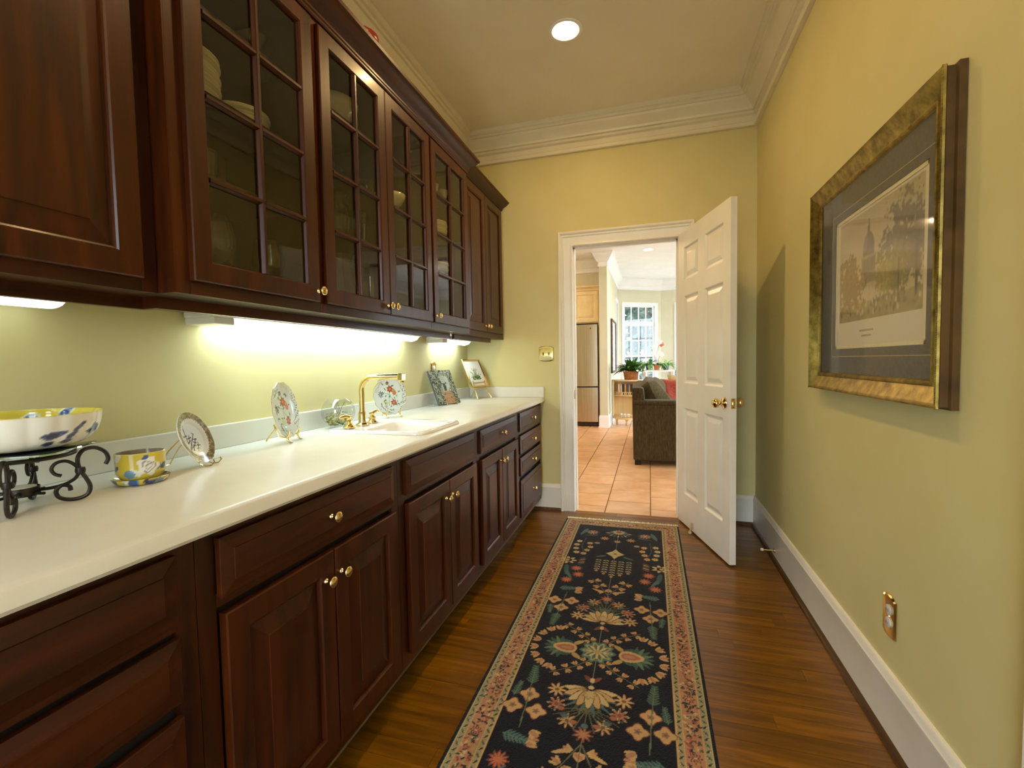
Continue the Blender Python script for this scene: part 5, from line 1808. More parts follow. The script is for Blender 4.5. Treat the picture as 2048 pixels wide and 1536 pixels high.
for z, w in ((MZ0 + 0.060, 0.105), (MZ0 + 0.042, 0.075)):
    G().box(xm + 0.0040, xm + 0.0042, MX1 - 0.265 - w / 2, MX1 - 0.265 + w / 2, z - 0.0035, z + 0.0035).obj('caption_line', 'faint_ink', pr)

# ------------------------------------------------------------------ recessed ceiling lamps of the pantry
def downlight(label, x, y, zc, bulb, power, color, r=0.075, group='recessed ceiling lamps', size=0.10):
    t = thing('recessed_light', label, 'light', (x, y, zc), group=group)
    G().loops([[(x + q * cos(2 * pi * k / 32), y + q * sin(2 * pi * k / 32), z) for k in range(32)] for q, z in ((r + 0.018, zc - 0.0004), (r + 0.016, zc - 0.005), (r, zc - 0.006), (r - 0.004, zc - 0.0004))], True).obj('trim_ring', 'kitchen_white', t, smooth=30)
    G().lathe([(0.001, 0.002), (r - 0.006, 0.002), (r - 0.006, 0.0), (0.001, 0.0)], (x, y, zc - 0.0030), 28).obj('lens', bulb, t)
    lamp('lamp', 'AREA', (x, y, zc - 0.012), power, color, size, parent=t)


downlight('recessed lamp in the pantry ceiling above the rug, out near the doorway', -0.44, 2.63, ZC, 'bulb', P_DOWN * 1.3, WARM, size=0.05)
downlight('recessed lamp in the pantry ceiling above the middle of the rug', -0.40, 1.45, ZC, 'bulb', P_DOWN * 1.1, WARM)
downlight('unseen lamp added in the pantry ceiling behind the camera', -0.46, -1.0, ZC, 'bulb', P_DOWN * 0.5, WARM)  # unseen lamp, added only to help light the pantry

# ------------------------------------------------------------------ kitchen beyond the doorway
KX0, KX1, KY0, KY1 = -3.2, 3.4, YB + WT, 11.85
PXW = -0.72                       # right face of the short wall beside the fridge
P0, P1 = (PXW, 11.12), (0.26, 11.78)
TW = 0.3485
FLK = struct(G().box(KX0, KX1, YB + 0.021, KY1 + 0.1, -0.06, -0.010), 'floor_kitchen', 'grout', 'peach clay tile floor with brown grout in the kitchen')
tm = None
for i in range(-5, 8):
    x0 = i * TW - 0.001
    y = YB + 0.0225 - (0.19 if i % 2 == 0 else 0.03)
    while y < 9.6:
        ya, yb = max(y, YB + 0.0215), y + TW
        if yb - ya > 0.02:
            if yb - ya > TW - 0.001:
                if tm is None:
                    tm = G().panel((0, 0, -0.010), (1, 0, 0), (0, 1, 0), TW - 0.008, TW - 0.008, [(0, 0), (0, 0.0085), (0.002, 0.010)]).obj('tile', 'tile', FLK)
                    o = tm
                else:
                    o = tm.copy()
                    COL.objects.link(o)
                o.location = (x0 + 0.004, ya + 0.004, random.uniform(-0.0004, 0))
            else:
                G().panel((x0 + 0.004, ya, -0.010), (1, 0, 0), (0, 1, 0), TW - 0.008, yb - ya - 0.004, [(0, 0), (0, 0.0085), (0.002, 0.010)]).obj('tile', 'tile', FLK)
        y += TW
struct(G().box(KX0 - 0.1, KX1 + 0.1, YB + WT, KY1 + 0.2, KZ, KZ + 0.1), 'ceiling_kitchen', 'kitchen_white', 'white kitchen ceiling')
struct(G().box(KX0 - 0.1, KX0, YB + WT, KY1, 0, KZ), 'wall_kitchen_far_left', 'kitchen_wall', 'pale green kitchen wall behind the refrigerator side')
struct(G().box(KX0 - 0.1, XL - WT - 0.001, YB, YB + WT, 0, KZ).box(XR + WT + 0.001, KX1, YB, YB + WT, 0, KZ), 'wall_kitchen_near', 'kitchen_wall', 'pale green wall either side of the pantry')
struct(G().box(KX0, PXW - 0.14, 9.22, 9.34, 0, KZ), 'wall_kitchen_fridge', 'kitchen_wall', 'wall behind the refrigerator')
# short wall ending in a post beside the refrigerator, continuing to the bay with a side window
SWY0, SWY1, SWZ0, SWZ1 = 10.50, 11.04, 0.72, 2.52
g = G().box(PXW - 0.14, PXW, 8.35, SWY0, 0, KZ).box(PXW - 0.14, PXW, SWY1, P0[1], 0, KZ).box(PXW - 0.14, PXW, SWY0, SWY1, 0, SWZ0).box(PXW - 0.14, PXW, SWY0, SWY1, SWZ1, KZ)
WPOST = struct(g, 'wall_kitchen_post', 'kitchen_wall', 'narrow olive wall end beside the refrigerator')


def window(name, label, A_, B_, z0, z1, thick=0.10, wallname=None, m0=0.09, m1=0.09, cols=4, transom=True):
    """wall segment from A to B with a cased, divided window; inside face on the right-hand side of A->B"""
    A_, B_ = Vector((A_[0], A_[1], 0)), Vector((B_[0], B_[1], 0))
    L = (B_ - A_).length
    U = (B_ - A_) / L
    V = Vector((0, 0, 1))
    N = U.cross(V)                       # towards the room
    def bx3(g, u0, u1, za, zb, n0, n1):
        c = [A_ + U * u + V * z + N * n for z in (za, zb) for u, n in ((u0, n0), (u1, n0), (u1, n1), (u0, n1))]
        g.add([tuple(p) for p in c], [(0, 3, 2, 1), (4, 5, 6, 7), (0, 1, 5, 4), (1, 2, 6, 5), (2, 3, 7, 6), (3, 0, 4, 7)])
        return g
    if wallname:
        g = G()
        bx3(g, 0, m0, 0, KZ, -thick, 0)
        bx3(g, L - m1, L, 0, KZ, -thick, 0)
        bx3(g, m0, L - m1, 0, z0, -thick, 0)
        bx3(g, m0, L - m1, z1, KZ, -thick, 0)
        struct(g, wallname, 'kitchen_wall', 'pale green bay wall around ' + label)
    w0, w1 = m0, L - m1
    root = bpy.data.objects.new(name, None)
    root.location = A_ + U * ((w0 + w1) / 2) + V * z0
    COL.objects.link(root)
    WORLDLOC[root.name] = Vector(root.location)
    root['kind'] = 'structure'
    root['label'] = label
    cs = 0.075
    g = G()
    for a, b, c, d in ((w0 - 0.055, w0 + 0.02, z0 - 0.02, z1 + 0.055), (w1 - 0.02, w1 + 0.055, z0 - 0.02, z1 + 0.055), (w0 + 0.02, w1 - 0.02, z1 - 0.02, z1 + 0.055)):
        bx3(g, a, b, c, d, 0, 0.022)
    g.obj('casing', 'kitchen_white', root)
    g = G()
    bx3(g, w0 - 0.07, w1 + 0.07, z0 - 0.035, z0, 0, 0.07)
    g.obj('sill', 'kitchen_white', root)
    zt = z1 - 0.42 if transom else z1
    g = G()
    for a, b, c, d in ((w0, w0 + 0.035, z0, z1), (w1 - 0.035, w1, z0, z1), (w0, w1, z0, z0 + 0.05), (w0, w1, z1 - 0.045, z1)):
        bx3(g, a, b, c, d, -0.07, -0.02)
    if transom:
        bx3(g, w0, w1, zt - 0.07, zt + 0.03, -0.07, -0.015)
    zmid = (z0 + zt) / 2 - 0.06
    bx3(g, w0, w1, zmid - 0.02, zmid + 0.02, -0.065, -0.02)
    sash = g.obj('sash', 'kitchen_white', root)
    pu0, pu1 = w0 + 0.035, w1 - 0.035
    bands = [(z0 + 0.05, zmid - 0.02, 2), (zmid + 0.02, zt - 0.07, 2)]
    if transom:
        bands.append((zt + 0.03, z1 - 0.045, 1))
    for za, zb, rows in bands:
        for k in range(1, cols):
            u = pu0 + (pu1 - pu0) * k / cols
            g = G()
            bx3(g, u - 0.009, u + 0.009, za, zb, -0.055, -0.035)
            g.obj('glazing_bar', 'kitchen_white', sash)
        for r in range(1, rows):
            z = za + (zb - za) * r / rows
            g = G()
            bx3(g, pu0, pu1, z - 0.009, z + 0.009, -0.055, -0.035)
            g.obj('glazing_bar', 'kitchen_white', sash)
        for k in range(cols):
            for r in range(rows):
                ua, ub = pu0 + (pu1 - pu0) * k / cols, pu0 + (pu1 - pu0) * (k + 1) / cols
                c0, c1 = za + (zb - za) * r / rows, za + (zb - za) * (r + 1) / rows
                G().add([tuple(A_ + U * a + V * z - N * 0.045) for a, z in ((ua, c0), (ub, c0), (ub, c1), (ua, c1))], [(0, 1, 2, 3)]).obj('pane', 'window_glass', root)
    return root


# each wall runs left to right as seen from the room
window('window_1', 'white divided window in the angled bay wall behind the fern', P0, P1, 0.62, 2.50, wallname='wall_kitchen_bay', m0=0.16, m1=0.16)
window('window_2', 'white divided window in the straight bay wall beside the door edge', P1, (1.75, P1[1]), 0.62, 2.50, wallname='wall_kitchen_bay_middle', m0=0.36, m1=0.36)
window('window_3', 'white side window seen edge on past the mirror', (PXW, SWY0), (PXW, SWY1), SWZ0, SWZ1, m0=0.0, m1=0.0, cols=2)
window('window_4', 'white divided window in the bay behind the open door', (1.75, P1[1]), (2.73, 11.12), 0.62, 2.50, wallname='wall_kitchen_bay_right', m0=0.16, m1=0.16)
struct(G().box(2.73, KX1, 11.12, 11.24, 0, KZ), 'wall_kitchen_bay_end', 'kitchen_wall', 'pale green wall at the far end of the bay')
window('window_5', 'tall unseen glazed doors added in the kitchen side wall for daylight', (KX1, 11.12), (KX1, 8.0), 0.10, 2.55, wallname='wall_kitchen_garden', m0=0.35, m1=0.35, cols=6, transom=False)  # unseen glazing added so sky light floods the kitchen
window('window_6', 'second unseen pair of glazed doors added in the side wall for daylight', (KX1, 8.0), (KX1, YB + WT), 0.10, 2.55, wallname='wall_kitchen_garden_near', m0=0.5, m1=0.6, cols=6, transom=False)  # also added out of view, as a further daylight source

# crown, baseboards of the kitchen
KC = [(0.0, KZ - 0.250), (0.016, KZ - 0.250), (0.018, KZ - 0.225), (0.012, KZ - 0.215), (0.012, KZ - 0.170), (0.024, KZ - 0.160), (0.040, KZ - 0.140), (0.070, KZ - 0.085), (0.092, KZ - 0.055), (0.098, KZ - 0.030), (0.112, KZ - 0.024), (0.114, KZ - 0.0005)]


def offset_path(path, d):
    """path of xy points, room on the right-hand side; miter by d"""
    out = []
    n = len(path)
    for i in range(n):
        a = Vector(path[i]) - Vector(path[i - 1]) if i > 0 else None
        b = Vector(path[i + 1]) - Vector(path[i]) if i < n - 1 else None
        def nr(v):
            v = v.normalized()
            return Vector((v.y, -v.x))
        if a is None:
            m = nr(b) * d
        elif b is None:
            m = nr(a) * d
        else:
            n1_, n2_ = nr(a), nr(b)
            m = (n1_ + n2_) * (d / (1 + n1_.dot(n2_)))
        out.append((path[i][0] + m.x, path[i][1] + m.y))
    return out


path = [(KX0, 8.85), (PXW - 0.14, 8.85), (PXW - 0.14, 8.35), (PXW, 8.35), P0, P1, (1.75, P1[1]), (2.73, 11.12), (KX1, 11.12), (KX1, YB + WT)]
struct(G().loops([[(x, y, z) for x, y in offset_path(path, d)] for d, z in KC], False), 'trim_5', 'kitchen_white', 'white crown moulding around the kitchen', smooth=25)
path2 = [(PXW - 0.14, 8.9), (PXW - 0.14, 8.35), (PXW, 8.35), P0, P1, (1.75, P1[1]), (2.73, 11.12)]
struct(G().loops([[(x, y, z) for x, y in offset_path(path2, d)] for d, z in ((0.0, 0.216), (0.010, 0.215), (0.015, 0.200), (0.018, 0.186), (0.018, 0.02), (0.026, 0.012), (0.026, 0.0))], False), 'baseboard_kitchen', 'kitchen_white', 'white baseboard around the wall end by the refrigerator', smooth=25)
struct(G().box(KX0, PXW - 0.141, 8.85, 9.219, 2.545, KZ), 'wall_kitchen_soffit', 'kitchen_wall', 'soffit above the refrigerator cabinet')

# refrigerator
FX0_, FX1_, FYF = -1.80, -0.905, 8.46
t = thing('refrigerator', 'stainless refrigerator with a bottom freezer drawer', 'refrigerator', ((FX0_ + FX1_) / 2, 8.8, 0))
G().box(FX0_, FX1_, FYF + 0.065, 9.20, 0.02, 1.862).obj('body', 'fridge_side', t, bevel=0.004)


def fridge_door(name, z0, z1):
    rings = []
    n = 14
    for ins, dz in ((0, 0), (0.0, 0.0)):
        pass
    front = []
    for k in range(n + 1):
        a = k / n
        x = FX0_ + 0.004 + (FX1_ - FX0_ - 0.008) * a
        front.append((x, FYF - 0.018 * sin(pi * a) ** 0.8))
    poly = front + [(FX1_ - 0.004, FYF + 0.060), (FX0_ + 0.004, FYF + 0.060)]
    return G().prism(poly, 'z', z0, z1).obj(name, 'steel', t, smooth=25)


fd = fridge_door('fridge_door', 0.735, 1.855)
fr_ = fridge_door('freezer_drawer', 0.085, 0.712)
G().box(FX0_ + 0.05, -1.08, FYF - 0.012, FYF + 0.05, 0.712, 0.735).obj('grip_recess', 'dark_gap', t)
axis_lathe([(0.012, 0), (0.012, 0.001), (0.009, 0.0016)], (-1.03, FYF - 0.0105, 1.785), (0, -1, 0), 18).obj('badge', 'grey_glaze', fd)
G().box(FX0_ + 0.02, FX1_ - 0.01, FYF + 0.02, FYF + 0.06, 0.012, 0.083).obj('kick_grille', 'fridge_side', t)
# cabinet over the refrigerator
t = thing('cream_cabinet', 'cream raised-panel cabinet built in over the refrigerator', 'cabinet', (-1.35, 8.8, 1.885))
G().box(FX0_, PXW - 0.142, 8.56, 9.21, 1.885, 2.54).obj('carcass', 'cream_cabinet', t)
for x0, x1 in ((FX0_ + 0.03, -1.36), (-1.35, -0.90)):
    d = G().panel((x0, 8.56, 1.905), (1, 0, 0), (0, 0, 1), x1 - x0, 0.56, [(0, 0), (0, 0.017), (0.003, 0.020), (0.062, 0.020), (0.066, 0.013), (0.074, 0.010)], cap=False).obj('door', 'cream_cabinet', t)
    G().panel((x0, 8.56, 1.905), (1, 0, 0), (0, 0, 1), x1 - x0, 0.56, [(0.074, 0.010), (0.080, 0.010), (0.108, 0.018), (0.112, 0.019)], back=False).obj('panel', 'cream_cabinet', d)
G().loops([[(FX0_, 8.56 - d_, z), (PXW - 0.143, 8.56 - d_, z)] for d_, z in ((0.0, 2.475), (0.010, 2.475), (0.014, 2.49), (0.014, 2.505), (0.040, 2.53), (0.055, 2.545), (0.055, 2.56), (0.0, 2.56))], False).obj('crown', 'cream_cabinet', t)
G().box(FX1_ + 0.006, PXW - 0.142, 8.56, 9.20, 0.0, 1.885).obj('side_panel', 'cream_cabinet', t)

# wall mirror on the short wall
t = thing('wall_mirror', 'tall mirror with a thin dark gold frame beside the side window', 'mirror', (PXW, 9.7, 1.45))
MY0, MY1, MZ0_, MZ1_ = 9.05, 10.15, 0.95, 2.00
G().panel((PXW + 0.001, MY0, MZ0_), (0, 1, 0), (0, 0, 1), MY1 - MY0, MZ1_ - MZ0_, [(0, 0), (0, 0.03), (0.01, 0.038), (0.035, 0.030), (0.045, 0.022)], cap=False).obj('frame', 'gold_side', t)
G().panel((PXW + 0.001, MY0, MZ0_), (0, 1, 0), (0, 0, 1), MY1 - MY0, MZ1_ - MZ0_, [(0.044, 0.0), (0.044, 0.021)], back=False).obj('glass', 'mirror', t)

# recessed lamps of the kitchen
for i, (x, y) in enumerate(((-0.023, 8.42), (-0.02, 5.6), (1.9, 5.6), (1.9, 8.42), (-1.75, 6.2), (-2.5, 8.0))):  # first lamp is visible; the next three are unseen, added as fill
    lb = ['glowing recessed lamp seen in the kitchen ceiling through the doorway', 'unseen ceiling lamp added to light the kitchen just past the doorway', 'unseen ceiling lamp added to light the kitchen beyond the sofa', 'unseen ceiling lamp added to light the kitchen near the bay', 'recessed lamp above the refrigerator aisle', 'recessed lamp at the kitchen side wall'][i]
    warm = i >= 4
    downlight(lb, x, y, KZ, 'bulb_kitchen', P_KITCHEN * (3 if warm else 1), (1, 0.66, 0.36) if warm else (1, 0.95, 0.86), r=0.085, group='recessed kitchen ceiling lamps', size=0.14)

# ------------------------------------------------------------------ sofa and pillows
SXa, SXb, SYa, SYb = -0.185, 0.72, 5.40, 7.35
t = thing('sofa', 'olive tweed sofa seen from its arm end', 'sofa', ((SXa + SXb) / 2, (SYa + SYb) / 2, 0))
G().box(SXa, SXb, SYa, SYa + 0.20, 0.055, 0.700).obj('arm', 'sofa', t, bevel=0.02, seg=3)
G().box(SXa - 0.004, SXb + 0.006, SYa - 0.010, SYa + 0.21, 0.690, 0.742).obj('arm_top', 'sofa', t, bevel=0.022, seg=3)
G().box(SXa, SXb, SYb - 0.20, SYb, 0.055, 0.740).obj('arm', 'sofa', t, bevel=0.02, seg=3)
g = G().prism([(SXa, 0.055), (SXa + 0.20, 0.055), (SXa + 0.115, 0.870), (SXa + 0.085, 0.885), (SXa - 0.0, 0.885), (SXa - 0.012, 0.865)], 'y', SYa + 0.012, SYb - 0.012)
g.obj('back', 'sofa', t, bevel=0.015, seg=3)
G().box(SXa + 0.18, SXb, SYa + 0.2, SYb - 0.2, 0.055, 0.30).obj('base', 'sofa', t)
for k in range(2):
    y0 = SYa + 0.203 + k * 0.772
    G().box(SXa + 0.19, SXb + 0.02, y0, y0 + 0.766, 0.30, 0.46).obj('seat_cushion', 'sofa', t, bevel=0.04, seg=3)
for x in (SXa + 0.05, SXb - 0.05):
    for y in (SYa + 0.05, SYb - 0.05):
        G().box(x - 0.035, x + 0.035, y - 0.035, y + 0.035, 0.0, 0.056).obj('foot', 'dark_gap', t)


def pillow(name, label, cat, c, w, h, th, az, lean, mat, parent=None, puff=1.0):
    """soft square pillow: thick in the middle, thin seams, pulled corners"""
    n = 14
    nh, side, up, nn = leaned(az, lean)
    c = Vector(c)
    g = G()
    for sg in (1, -1):
        vs, fs = [], []
        for i in range(n + 1):
            for j in range(n + 1):
                a, b = -1 + 2 * i / n, -1 + 2 * j / n
                k = ((1 - a ** 4) * (1 - b ** 4)) ** 0.45
                pin = 1 - 0.07 * (1 - abs(a) ** 2) * abs(b) ** 6 - 0.0
                pin2 = 1 - 0.07 * (1 - abs(b) ** 2) * abs(a) ** 6
                cr = 0.018 * th / 0.16 * sin(5 * a + 3 * b) * k
                p = c + side * (a * w / 2 * pin2) + up * (b * h / 2 * pin) + nn * (sg * (th / 2 * k * puff + cr * sg) + 0.0)
                vs.append(tuple(p))
        for i in range(n):
            for j in range(n):
                q = (i * (n + 1) + j, (i + 1) * (n + 1) + j, (i + 1) * (n + 1) + j + 1, i * (n + 1) + j + 1)
                fs.append(q if sg > 0 else q[::-1])
        g.add(vs, fs)
    if parent is not None:
        return g.obj(name, mat, parent, smooth='all')
    o = g.obj(name, mat, org=tuple(c - up * (h / 2)), smooth='all')
    return tag(o, label, cat)


pillow('back_cushion', '', '', (SXa + 0.245, SYa + 0.60, 0.715), 0.74, 0.52, 0.26, 0.05, 0.42, 'sofa_pillow', t, 1.25)
pillow('back_cushion', '', '', (SXa + 0.245, SYa + 1.36, 0.715), 0.74, 0.52, 0.26, 0.05, 0.42, 'sofa_pillow', t)
pillow('throw_pillow', 'rust red throw pillow leaning on the sofa behind the door', 'pillow', (0.36, 6.05, 0.735), 0.46, 0.46, 0.15, -1.25, 0.25, 'red_cloth')
pillow('throw_pillow', 'tan throw pillow behind the red pillow on the sofa', 'pillow', (0.47, 6.36, 0.76), 0.50, 0.50, 0.16, -1.3, 0.25, 'tan_cloth')

# ------------------------------------------------------------------ half-round shelf with books
HX_, HY_ = -0.41, 8.86
t = thing('shelf_stand', 'pale wood half-round shelf stand beside the wall end', 'shelf', (HX_, HY_, 0))


def half_round(z0, z1, rx, ry, g):
    pts = [(HX_ + rx * cos(pi + pi * k / 22), HY_ + ry * sin(pi + pi * k / 22)) for k in range(23)]
    return g.prism(pts, 'z', z0, z1)


for z0, z1, rx, ry in ((0.815, 0.84, 0.272, 0.30), (0.545, 0.562, 0.25, 0.275), (0.118, 0.145, 0.262, 0.285)):
    half_round(z0, z1, rx, ry, G()).obj('shelf', 'pale_wood', t, bevel=0.003)
G().box(HX_ - 0.25, HX_ + 0.25, HY_ - 0.012, HY_, 0.118, 0.815).obj('back_panel', 'pale_wood', t)
for s in (-1, 1):
    G().box(HX_ + s * 0.238 - 0.012, HX_ + s * 0.238 + 0.012, HY_ - 0.13, HY_ - 0.012, 0.145, 0.815).obj('side_panel', 'pale_wood', t)
for zg in (0.562, 0.145):
    pts = [(HX_ + 0.243 * cos(pi + pi * k / 22), HY_ + 0.268 * sin(pi + pi * k / 22), zg + 0.052) for k in range(23)]
    gr = G().tube(pts, 0.006, 6).obj('gallery_rail', 'pale_wood', t, smooth=True)
    for k in range(1, 22):
        x, y = HX_ + 0.243 * cos(pi + pi * k / 22), HY_ + 0.268 * sin(pi + pi * k / 22)
        G().lathe([(0.004, 0.0), (0.006, 0.014), (0.009, 0.026), (0.006, 0.038), (0.004, 0.050)], (x, y, zg), 8).obj('spindle', 'pale_wood', gr, smooth=True)
for s in (-1, 1):
    pr = []
    for k in range(60):
        z = 0.84 * k / 59
        pr.append((0.008 + 0.005 * abs(sin(k * 1.05)), z))
    G().lathe(pr, (HX_ + s * 0.272, HY_ - 0.02, 0.0), 8).obj('turned_post', 'porcelain', t, smooth=True)
for a in (pi * 1.12, pi * 1.5, pi * 1.88):
    G().lathe([(0.012, 0.0), (0.024, 0.03), (0.016, 0.07), (0.028, 0.10), (0.028, 0.118)], (HX_ + 0.20 * cos(a), HY_ + 0.22 * sin(a), 0), 12).obj('leg', 'pale_wood', t, smooth=True)
for k, (dx, w, h, m, lb) in enumerate(((-0.140, 0.020, 0.20, 'book_cream', 'cream spine book first in the row on the half-round shelf'), (-0.116, 0.022, 0.215, 'book_rose', 'rose spine book between two cream ones on the shelf'), (-0.091, 0.018, 0.20, 'book_cream', 'thin cream book beside the rose spine'),
                                        (-0.060, 0.036, 0.20, 'book_dark', 'black book beside the amber spine'), (-0.022, 0.030, 0.205, 'book_amber', 'wide amber spine book on the half-round shelf'), (0.014, 0.030, 0.205, 'book_blue', 'dark blue book between the two amber spines'), (0.050, 0.020, 0.175, 'book_amber', 'short amber book at the end of the row'), (0.085, 0.034, 0.20, 'book_dark', 'black book at the sofa end of the row'))):
    x = HX_ + dx
    b = thing('book', lb, 'book', (x, HY_ - 0.12, 0.5625), group='books on the half-round shelf')
    G().box(x - w / 2, x + w / 2, HY_ - 0.185, HY_ - 0.05, 0.5625, 0.5625 + h).obj('cover', m, b, bevel=0.002)
    G().box(x - w / 2 + 0.003, x + w / 2 - 0.003, HY_ - 0.180, HY_ - 0.048, 0.5625 + h - 0.002, 0.5625 + h + 0.0004).obj('pages', 'paper', b)
for k, (dx, dy, kk, lb) in enumerate(((-0.10, -0.15, 1.0, 'white cup at the wall side of the low shelf'), (-0.035, -0.17, 0.9, 'middle white cup on the low shelf'), (0.03, -0.17, 0.9, 'white cup on the low shelf nearest the sofa'))):
    c = thing('mug', lb, 'cup', (HX_ + dx, HY_ + dy, 0.1455), group='white cups on the low shelf')
    G().lathe([(r * kk, z * kk) for r, z in ((0.001, 0.002), (0.022, 0.0), (0.028, 0.01), (0.030, 0.045), (0.026, 0.075), (0.0245, 0.075), (0.028, 0.045), (0.001, 0.006))], (HX_ + dx, HY_ + dy, 0.1455), 18, cap0=False, cap1=False).obj('body', 'porcelain', c, smooth='all')
    G().tube([(HX_ + dx + 0.026, HY_ + dy, 0.1455 + 0.06 * kk), (HX_ + dx + 0.042, HY_ + dy, 0.1455 + 0.05 * kk), (HX_ + dx + 0.042, HY_ + dy, 0.1455 + 0.03 * kk), (HX_ + dx + 0.027, HY_ + dy, 0.1455 + 0.02 * kk)], 0.004, 6).obj('handle', 'porcelain', c, smooth=True)


# ------------------------------------------------------------------ plants
def leaf_mesh(name, L, W, droop, mat):
    g = G()
    n = 7
    rows = []
    for i in range(n + 1):
        t_ = i / n
        w = W / 2 * (sin(pi * min(1, t_ * 0.92 + 0.06)) ** 0.75) * (1 if t_ < 1 else 0.05)
        x = L * (t_ - 0.10 * droop * t_ * t_)
        z = L * (0.40 * t_ - 0.62 * droop * t_ * t_)
        rows.append([(x, -w, z + w * 0.25), (x, 0, z), (x, w, z + w * 0.25)])
    me = G().loops(rows, False)
    o = me.obj(name, mat, smooth='all')
    return o


def leafy(parent, c, n, Ls, droops, mat, seed, W=0.17, up=0.0):
    """leaves as single parts around a centre, sharing a few meshes"""
    rg = random.Random(seed)
    protos = []
    for k in range(3):
        o = leaf_mesh('leaf', 1.0, W, droops[k % len(droops)], mat)
        protos.append(o.data)
        bpy.data.objects.remove(o)
    base = WORLDLOC[parent.name]
    for k in range(n):
        o = bpy.data.objects.new('leaf', rg.choice(protos))
        COL.objects.link(o)
        o.parent = parent
        s = rg.uniform(*Ls)
        a = 2 * pi * (k * 0.381966) + rg.uniform(-0.3, 0.3)
        el = rg.uniform(-0.1, 0.95) + up
        o.rotation_euler = (rg.uniform(-0.4, 0.4), -el, a)
        o.scale = (s, s, s)
        o.location = Vector(c) + Vector((0.03 * cos(a), 0.03 * sin(a), 0)) - base


BKX, BKY, BKZ = -0.335, 8.72, 0.8405
t = thing('potted_fern', 'bushy dark green houseplant in a woven basket on the shelf stand', 'plant', (BKX, BKY, BKZ))
rows = []
for i in range(9):
    z = 0.155 * i / 8
    r = 0.112 + 0.026 * i / 8
    rows.append([(BKX + (r + (0.004 if (k + i) % 2 else -0.001)) * cos(2 * pi * k / 36), BKY + (r + (0.004 if (k + i) % 2 else -0.001)) * sin(2 * pi * k / 36) * 0.8, BKZ + z) for k in range(36)])
rows.append([(BKX + 0.125 * cos(2 * pi * k / 36), BKY + 0.098 * sin(2 * pi * k / 36), BKZ + 0.150) for k in range(36)])
G().loops(rows, True, True, True).obj('basket', 'wicker', t, smooth=50)
leafy(t, (BKX, BKY, BKZ + 0.14), 120, (0.20, 0.37), (0.6, 1.0, 1.4), 'leaf', 3, W=0.18, up=0.22)
OX_, OY_ = 0.115, 8.62
t = thing('plant_table', 'low white side table carrying the plants by the window', 'table', (0.05, 9.0, 0))
G().box(-0.10, 0.42, 8.50, 9.20, 0.985, 1.010).obj('top', 'kitchen_white', t, bevel=0.004)
for x in (-0.07, 0.39):
    for y in (8.53, 9.17):
        G().lathe([(0.016, 0.0), (0.020, 0.2), (0.014, 0.4), (0.022, 0.8), (0.022, 0.985)], (x, y, 0), 10).obj('leg', 'kitchen_white', t, smooth=True)
t = thing('orchid', 'orchid with white blooms and one red flower in a clay pot', 'plant', (OX_, OY_, 1.0105))
G().lathe([(0.001, 0.0), (0.038, 0.0), (0.050, 0.075), (0.056, 0.078), (0.056, 0.092), (0.048, 0.092), (0.044, 0.075), (0.001, 0.072)], (OX_, OY_, 1.0105), 20).obj('pot', 'terracotta', t, smooth=30)
leafy(t, (OX_, OY_, 1.085), 7, (0.14, 0.22), (1.2, 1.7, 2.0), 'leaf', 6, W=0.30)
for k, pts in enumerate((((0, 0, 0.085), (-0.01, 0, 0.25), (0.03, 0, 0.40), (0.06, -0.01, 0.47)), ((0.01, 0, 0.085), (0.03, 0, 0.2), (0.075, 0, 0.27)), ((-0.01, 0, 0.085), (-0.03, 0, 0.25), (-0.055, 0, 0.40)))):
    G().tube([(OX_ + a, OY_ + b, 1.0105 + c) for a, b, c in pts], 0.004, 6).obj('stem', 'stem', t, smooth=True)


def bloom(c, r, mat, parent, n=5, face=(0, -1, 0.1), seed=0):
    c = Vector(c)
    F = Vector(face).normalized()
    a = F.cross(Vector((0, 0, 1))).normalized()
    b = a.cross(F)
    g = G()
    for k in range(n):
        th = 2 * pi * k / n + seed
        d = a * cos(th) + b * sin(th)
        e = -a * sin(th) + b * cos(th)
        rows = []
        for i in range(5):
            q = i / 4
            w = r * 0.42 * sin(pi * min(0.98, q * 0.9 + 0.05)) ** 0.7
            p = c + d * (r * q) + F * (0.15 * r * (1 - q))
            rows.append([tuple(p - e * w), tuple(p + F * 0.05 * r), tuple(p + e * w)])
        g.loops(rows, False)
    g.lathe([(0.001, -0.1 * r), (0.12 * r, 0), (0.001, 0.1 * r)], tuple(c + F * 0.1 * r), 6)
    return g.obj('flower', mat, parent, smooth='all')


for k, (x, z, r, m) in enumerate(((0.055, 0.490, 0.050, 'petal'), (0.080, 0.455, 0.046, 'petal_red'), (0.085, 0.275, 0.050, 'petal'), (-0.055, 0.41, 0.040, 'petal'), (-0.035, 0.35, 0.036, 'petal'), (-0.06, 0.30, 0.036, 'petal'), (-0.02, 0.26, 0.034, 'petal'))):
    bloom((OX_ + x, OY_ - 0.01, 1.0105 + z), r, m, t, seed=k)
for i, (x, y, z, n, L, lb) in enumerate(((-0.02, 9.05, 1.0105, 26, (0.16, 0.28), 'pale green trailing plant behind the fern'), (0.28, 8.85, 1.0105, 22, (0.12, 0.22), 'light green leafy plant beside the orchid'))):
    t = thing('leafy_plant', lb, 'plant', (x, y, z))
    G().lathe([(0.001, 0.0), (0.045, 0.0), (0.060, 0.09), (0.054, 0.09), (0.001, 0.08)], (x, y, z), 18).obj('pot', 'grey_glaze', t, smooth=30)
    leafy(t, (x, y, z + 0.085), n, L, (1.2, 1.6, 2.1), 'leaf_pale', 20 + i, W=0.26)
t = thing('grey_vase', 'small dark grey flared vase on the bay sill', 'vase', (0.55, 11.70, 0.655))
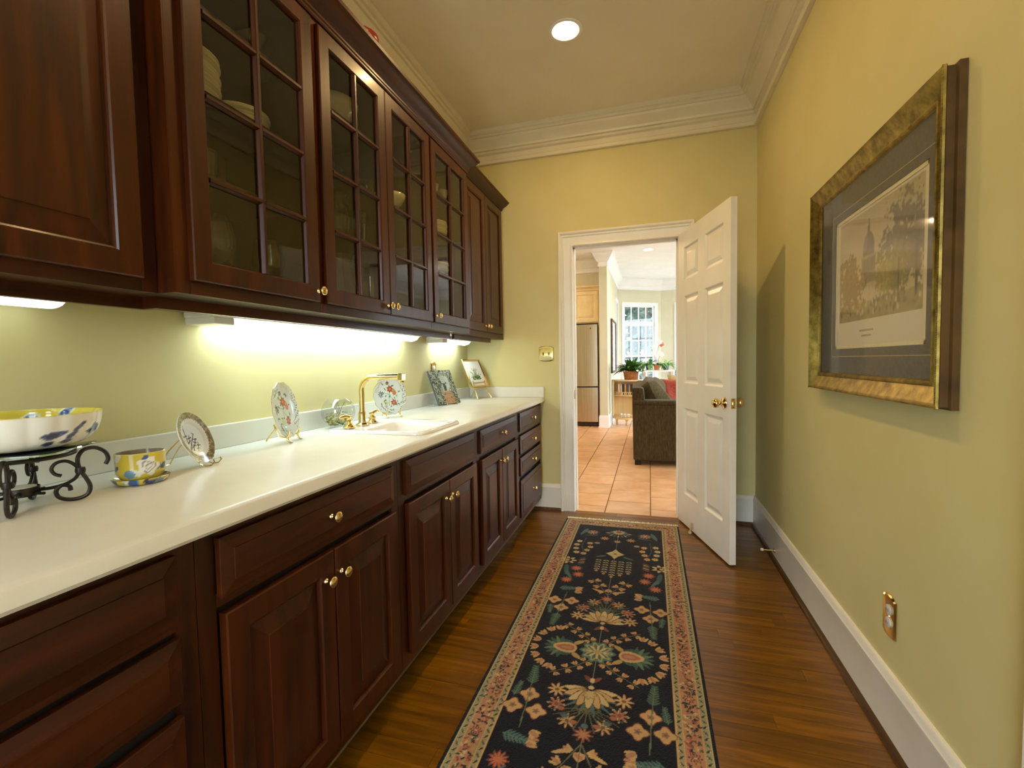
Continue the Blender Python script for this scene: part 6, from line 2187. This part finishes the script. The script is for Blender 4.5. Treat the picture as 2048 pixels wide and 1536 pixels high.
G().lathe([(0.001, 0.0), (0.05, 0.0), (0.065, 0.12), (0.05, 0.22), (0.085, 0.32), (0.08, 0.32), (0.045, 0.22), (0.001, 0.05)], (0.55, 11.735, 0.6225), 18, cap0=False, cap1=False).obj('body', 'grey_glaze', t, smooth='all')

# ------------------------------------------------------------------ garden beyond the windows
struct(G().box(-30, 40, 12.4, 60, -0.5, -0.4).box(3.9, 40, -10, 12.4, -0.5, -0.4).box(-30, -3.9, 5, 12.4, -0.5, -0.4).box(-30, 40, -30, YF - WT - 0.01, -0.12, -0.02), 'ground_unseen', 'ground', 'unseen terrace outside the kitchen windows')


def tree(label, x, y, h, r, seed):
    rg = random.Random(seed)
    t = thing('tree', label, 'tree', (x, y, -0.4), group='garden trees beyond the bay')
    G().tube([(x, y, -0.4), (x + 0.1, y, h * 0.3), (x - 0.05, y + 0.1, h * 0.75)], [0.16, 0.12, 0.05], 10).obj('trunk', 'bark', t, smooth=True)
    g = G()
    for k in range(1100):
        v = Vector((rg.gauss(0, 1), rg.gauss(0, 1), rg.gauss(0, 1))).normalized() * (rg.random() ** 0.4)
        p = Vector((x + v.x * r, y + v.y * r, h * 0.62 + v.z * h * 0.44))
        a = Vector((rg.gauss(0, 1), rg.gauss(0, 1), rg.gauss(0, 1))).normalized()
        b = a.cross(Vector((rg.gauss(0, 1), rg.gauss(0, 1), rg.gauss(0, 1)))).normalized()
        c = a.cross(b)
        s = rg.uniform(0.12, 0.28)
        g.add([tuple(p + a * s), tuple(p + b * s * 0.5 + c * s * 0.12), tuple(p - a * s), tuple(p - b * s * 0.5 + c * s * 0.12)], [(0, 1, 2, 3)])
    g.obj('crown', 'tree_leaf', t)


for k, (x, y, h, r, lb) in enumerate(((-2.6, 16.6, 5.6, 1.5, 'leafy garden tree straight behind the angled bay window'), (-0.2, 20.4, 7.6, 1.9, 'tallest garden tree behind the bay'), (1.9, 16.6, 5.0, 1.5, 'garden tree behind the straight bay window'), (-4.4, 21.6, 7.0, 1.9, 'garden tree seen through the panes nearest the mirror'))):
    tree(lb, x, y, h, r, 50 + k)
t = thing('hedge', 'tall pale green hedge closing the garden behind the trees', 'hedge', (-1.0, 25.0, -0.4))
g = G()
rg = random.Random(91)
for k in range(5200):
    p = Vector((rg.uniform(-14, 12), 25.0 + rg.uniform(-0.7, 0.7), -0.4 + 8.4 * rg.random() ** 0.85))
    a = Vector((rg.gauss(0, 1), rg.gauss(0, 0.5), rg.gauss(0, 1))).normalized()
    b = a.cross(Vector((rg.gauss(0, 0.3), 1, rg.gauss(0, 0.3)))).normalized()
    q = rg.uniform(0.22, 0.42)
    g.add([tuple(p + a * q), tuple(p + b * q * 0.6), tuple(p - a * q), tuple(p - b * q * 0.6)], [(0, 1, 2, 3)])
hf = g.obj('foliage', 'tree_leaf', t)
hf['kind'] = 'stuff'
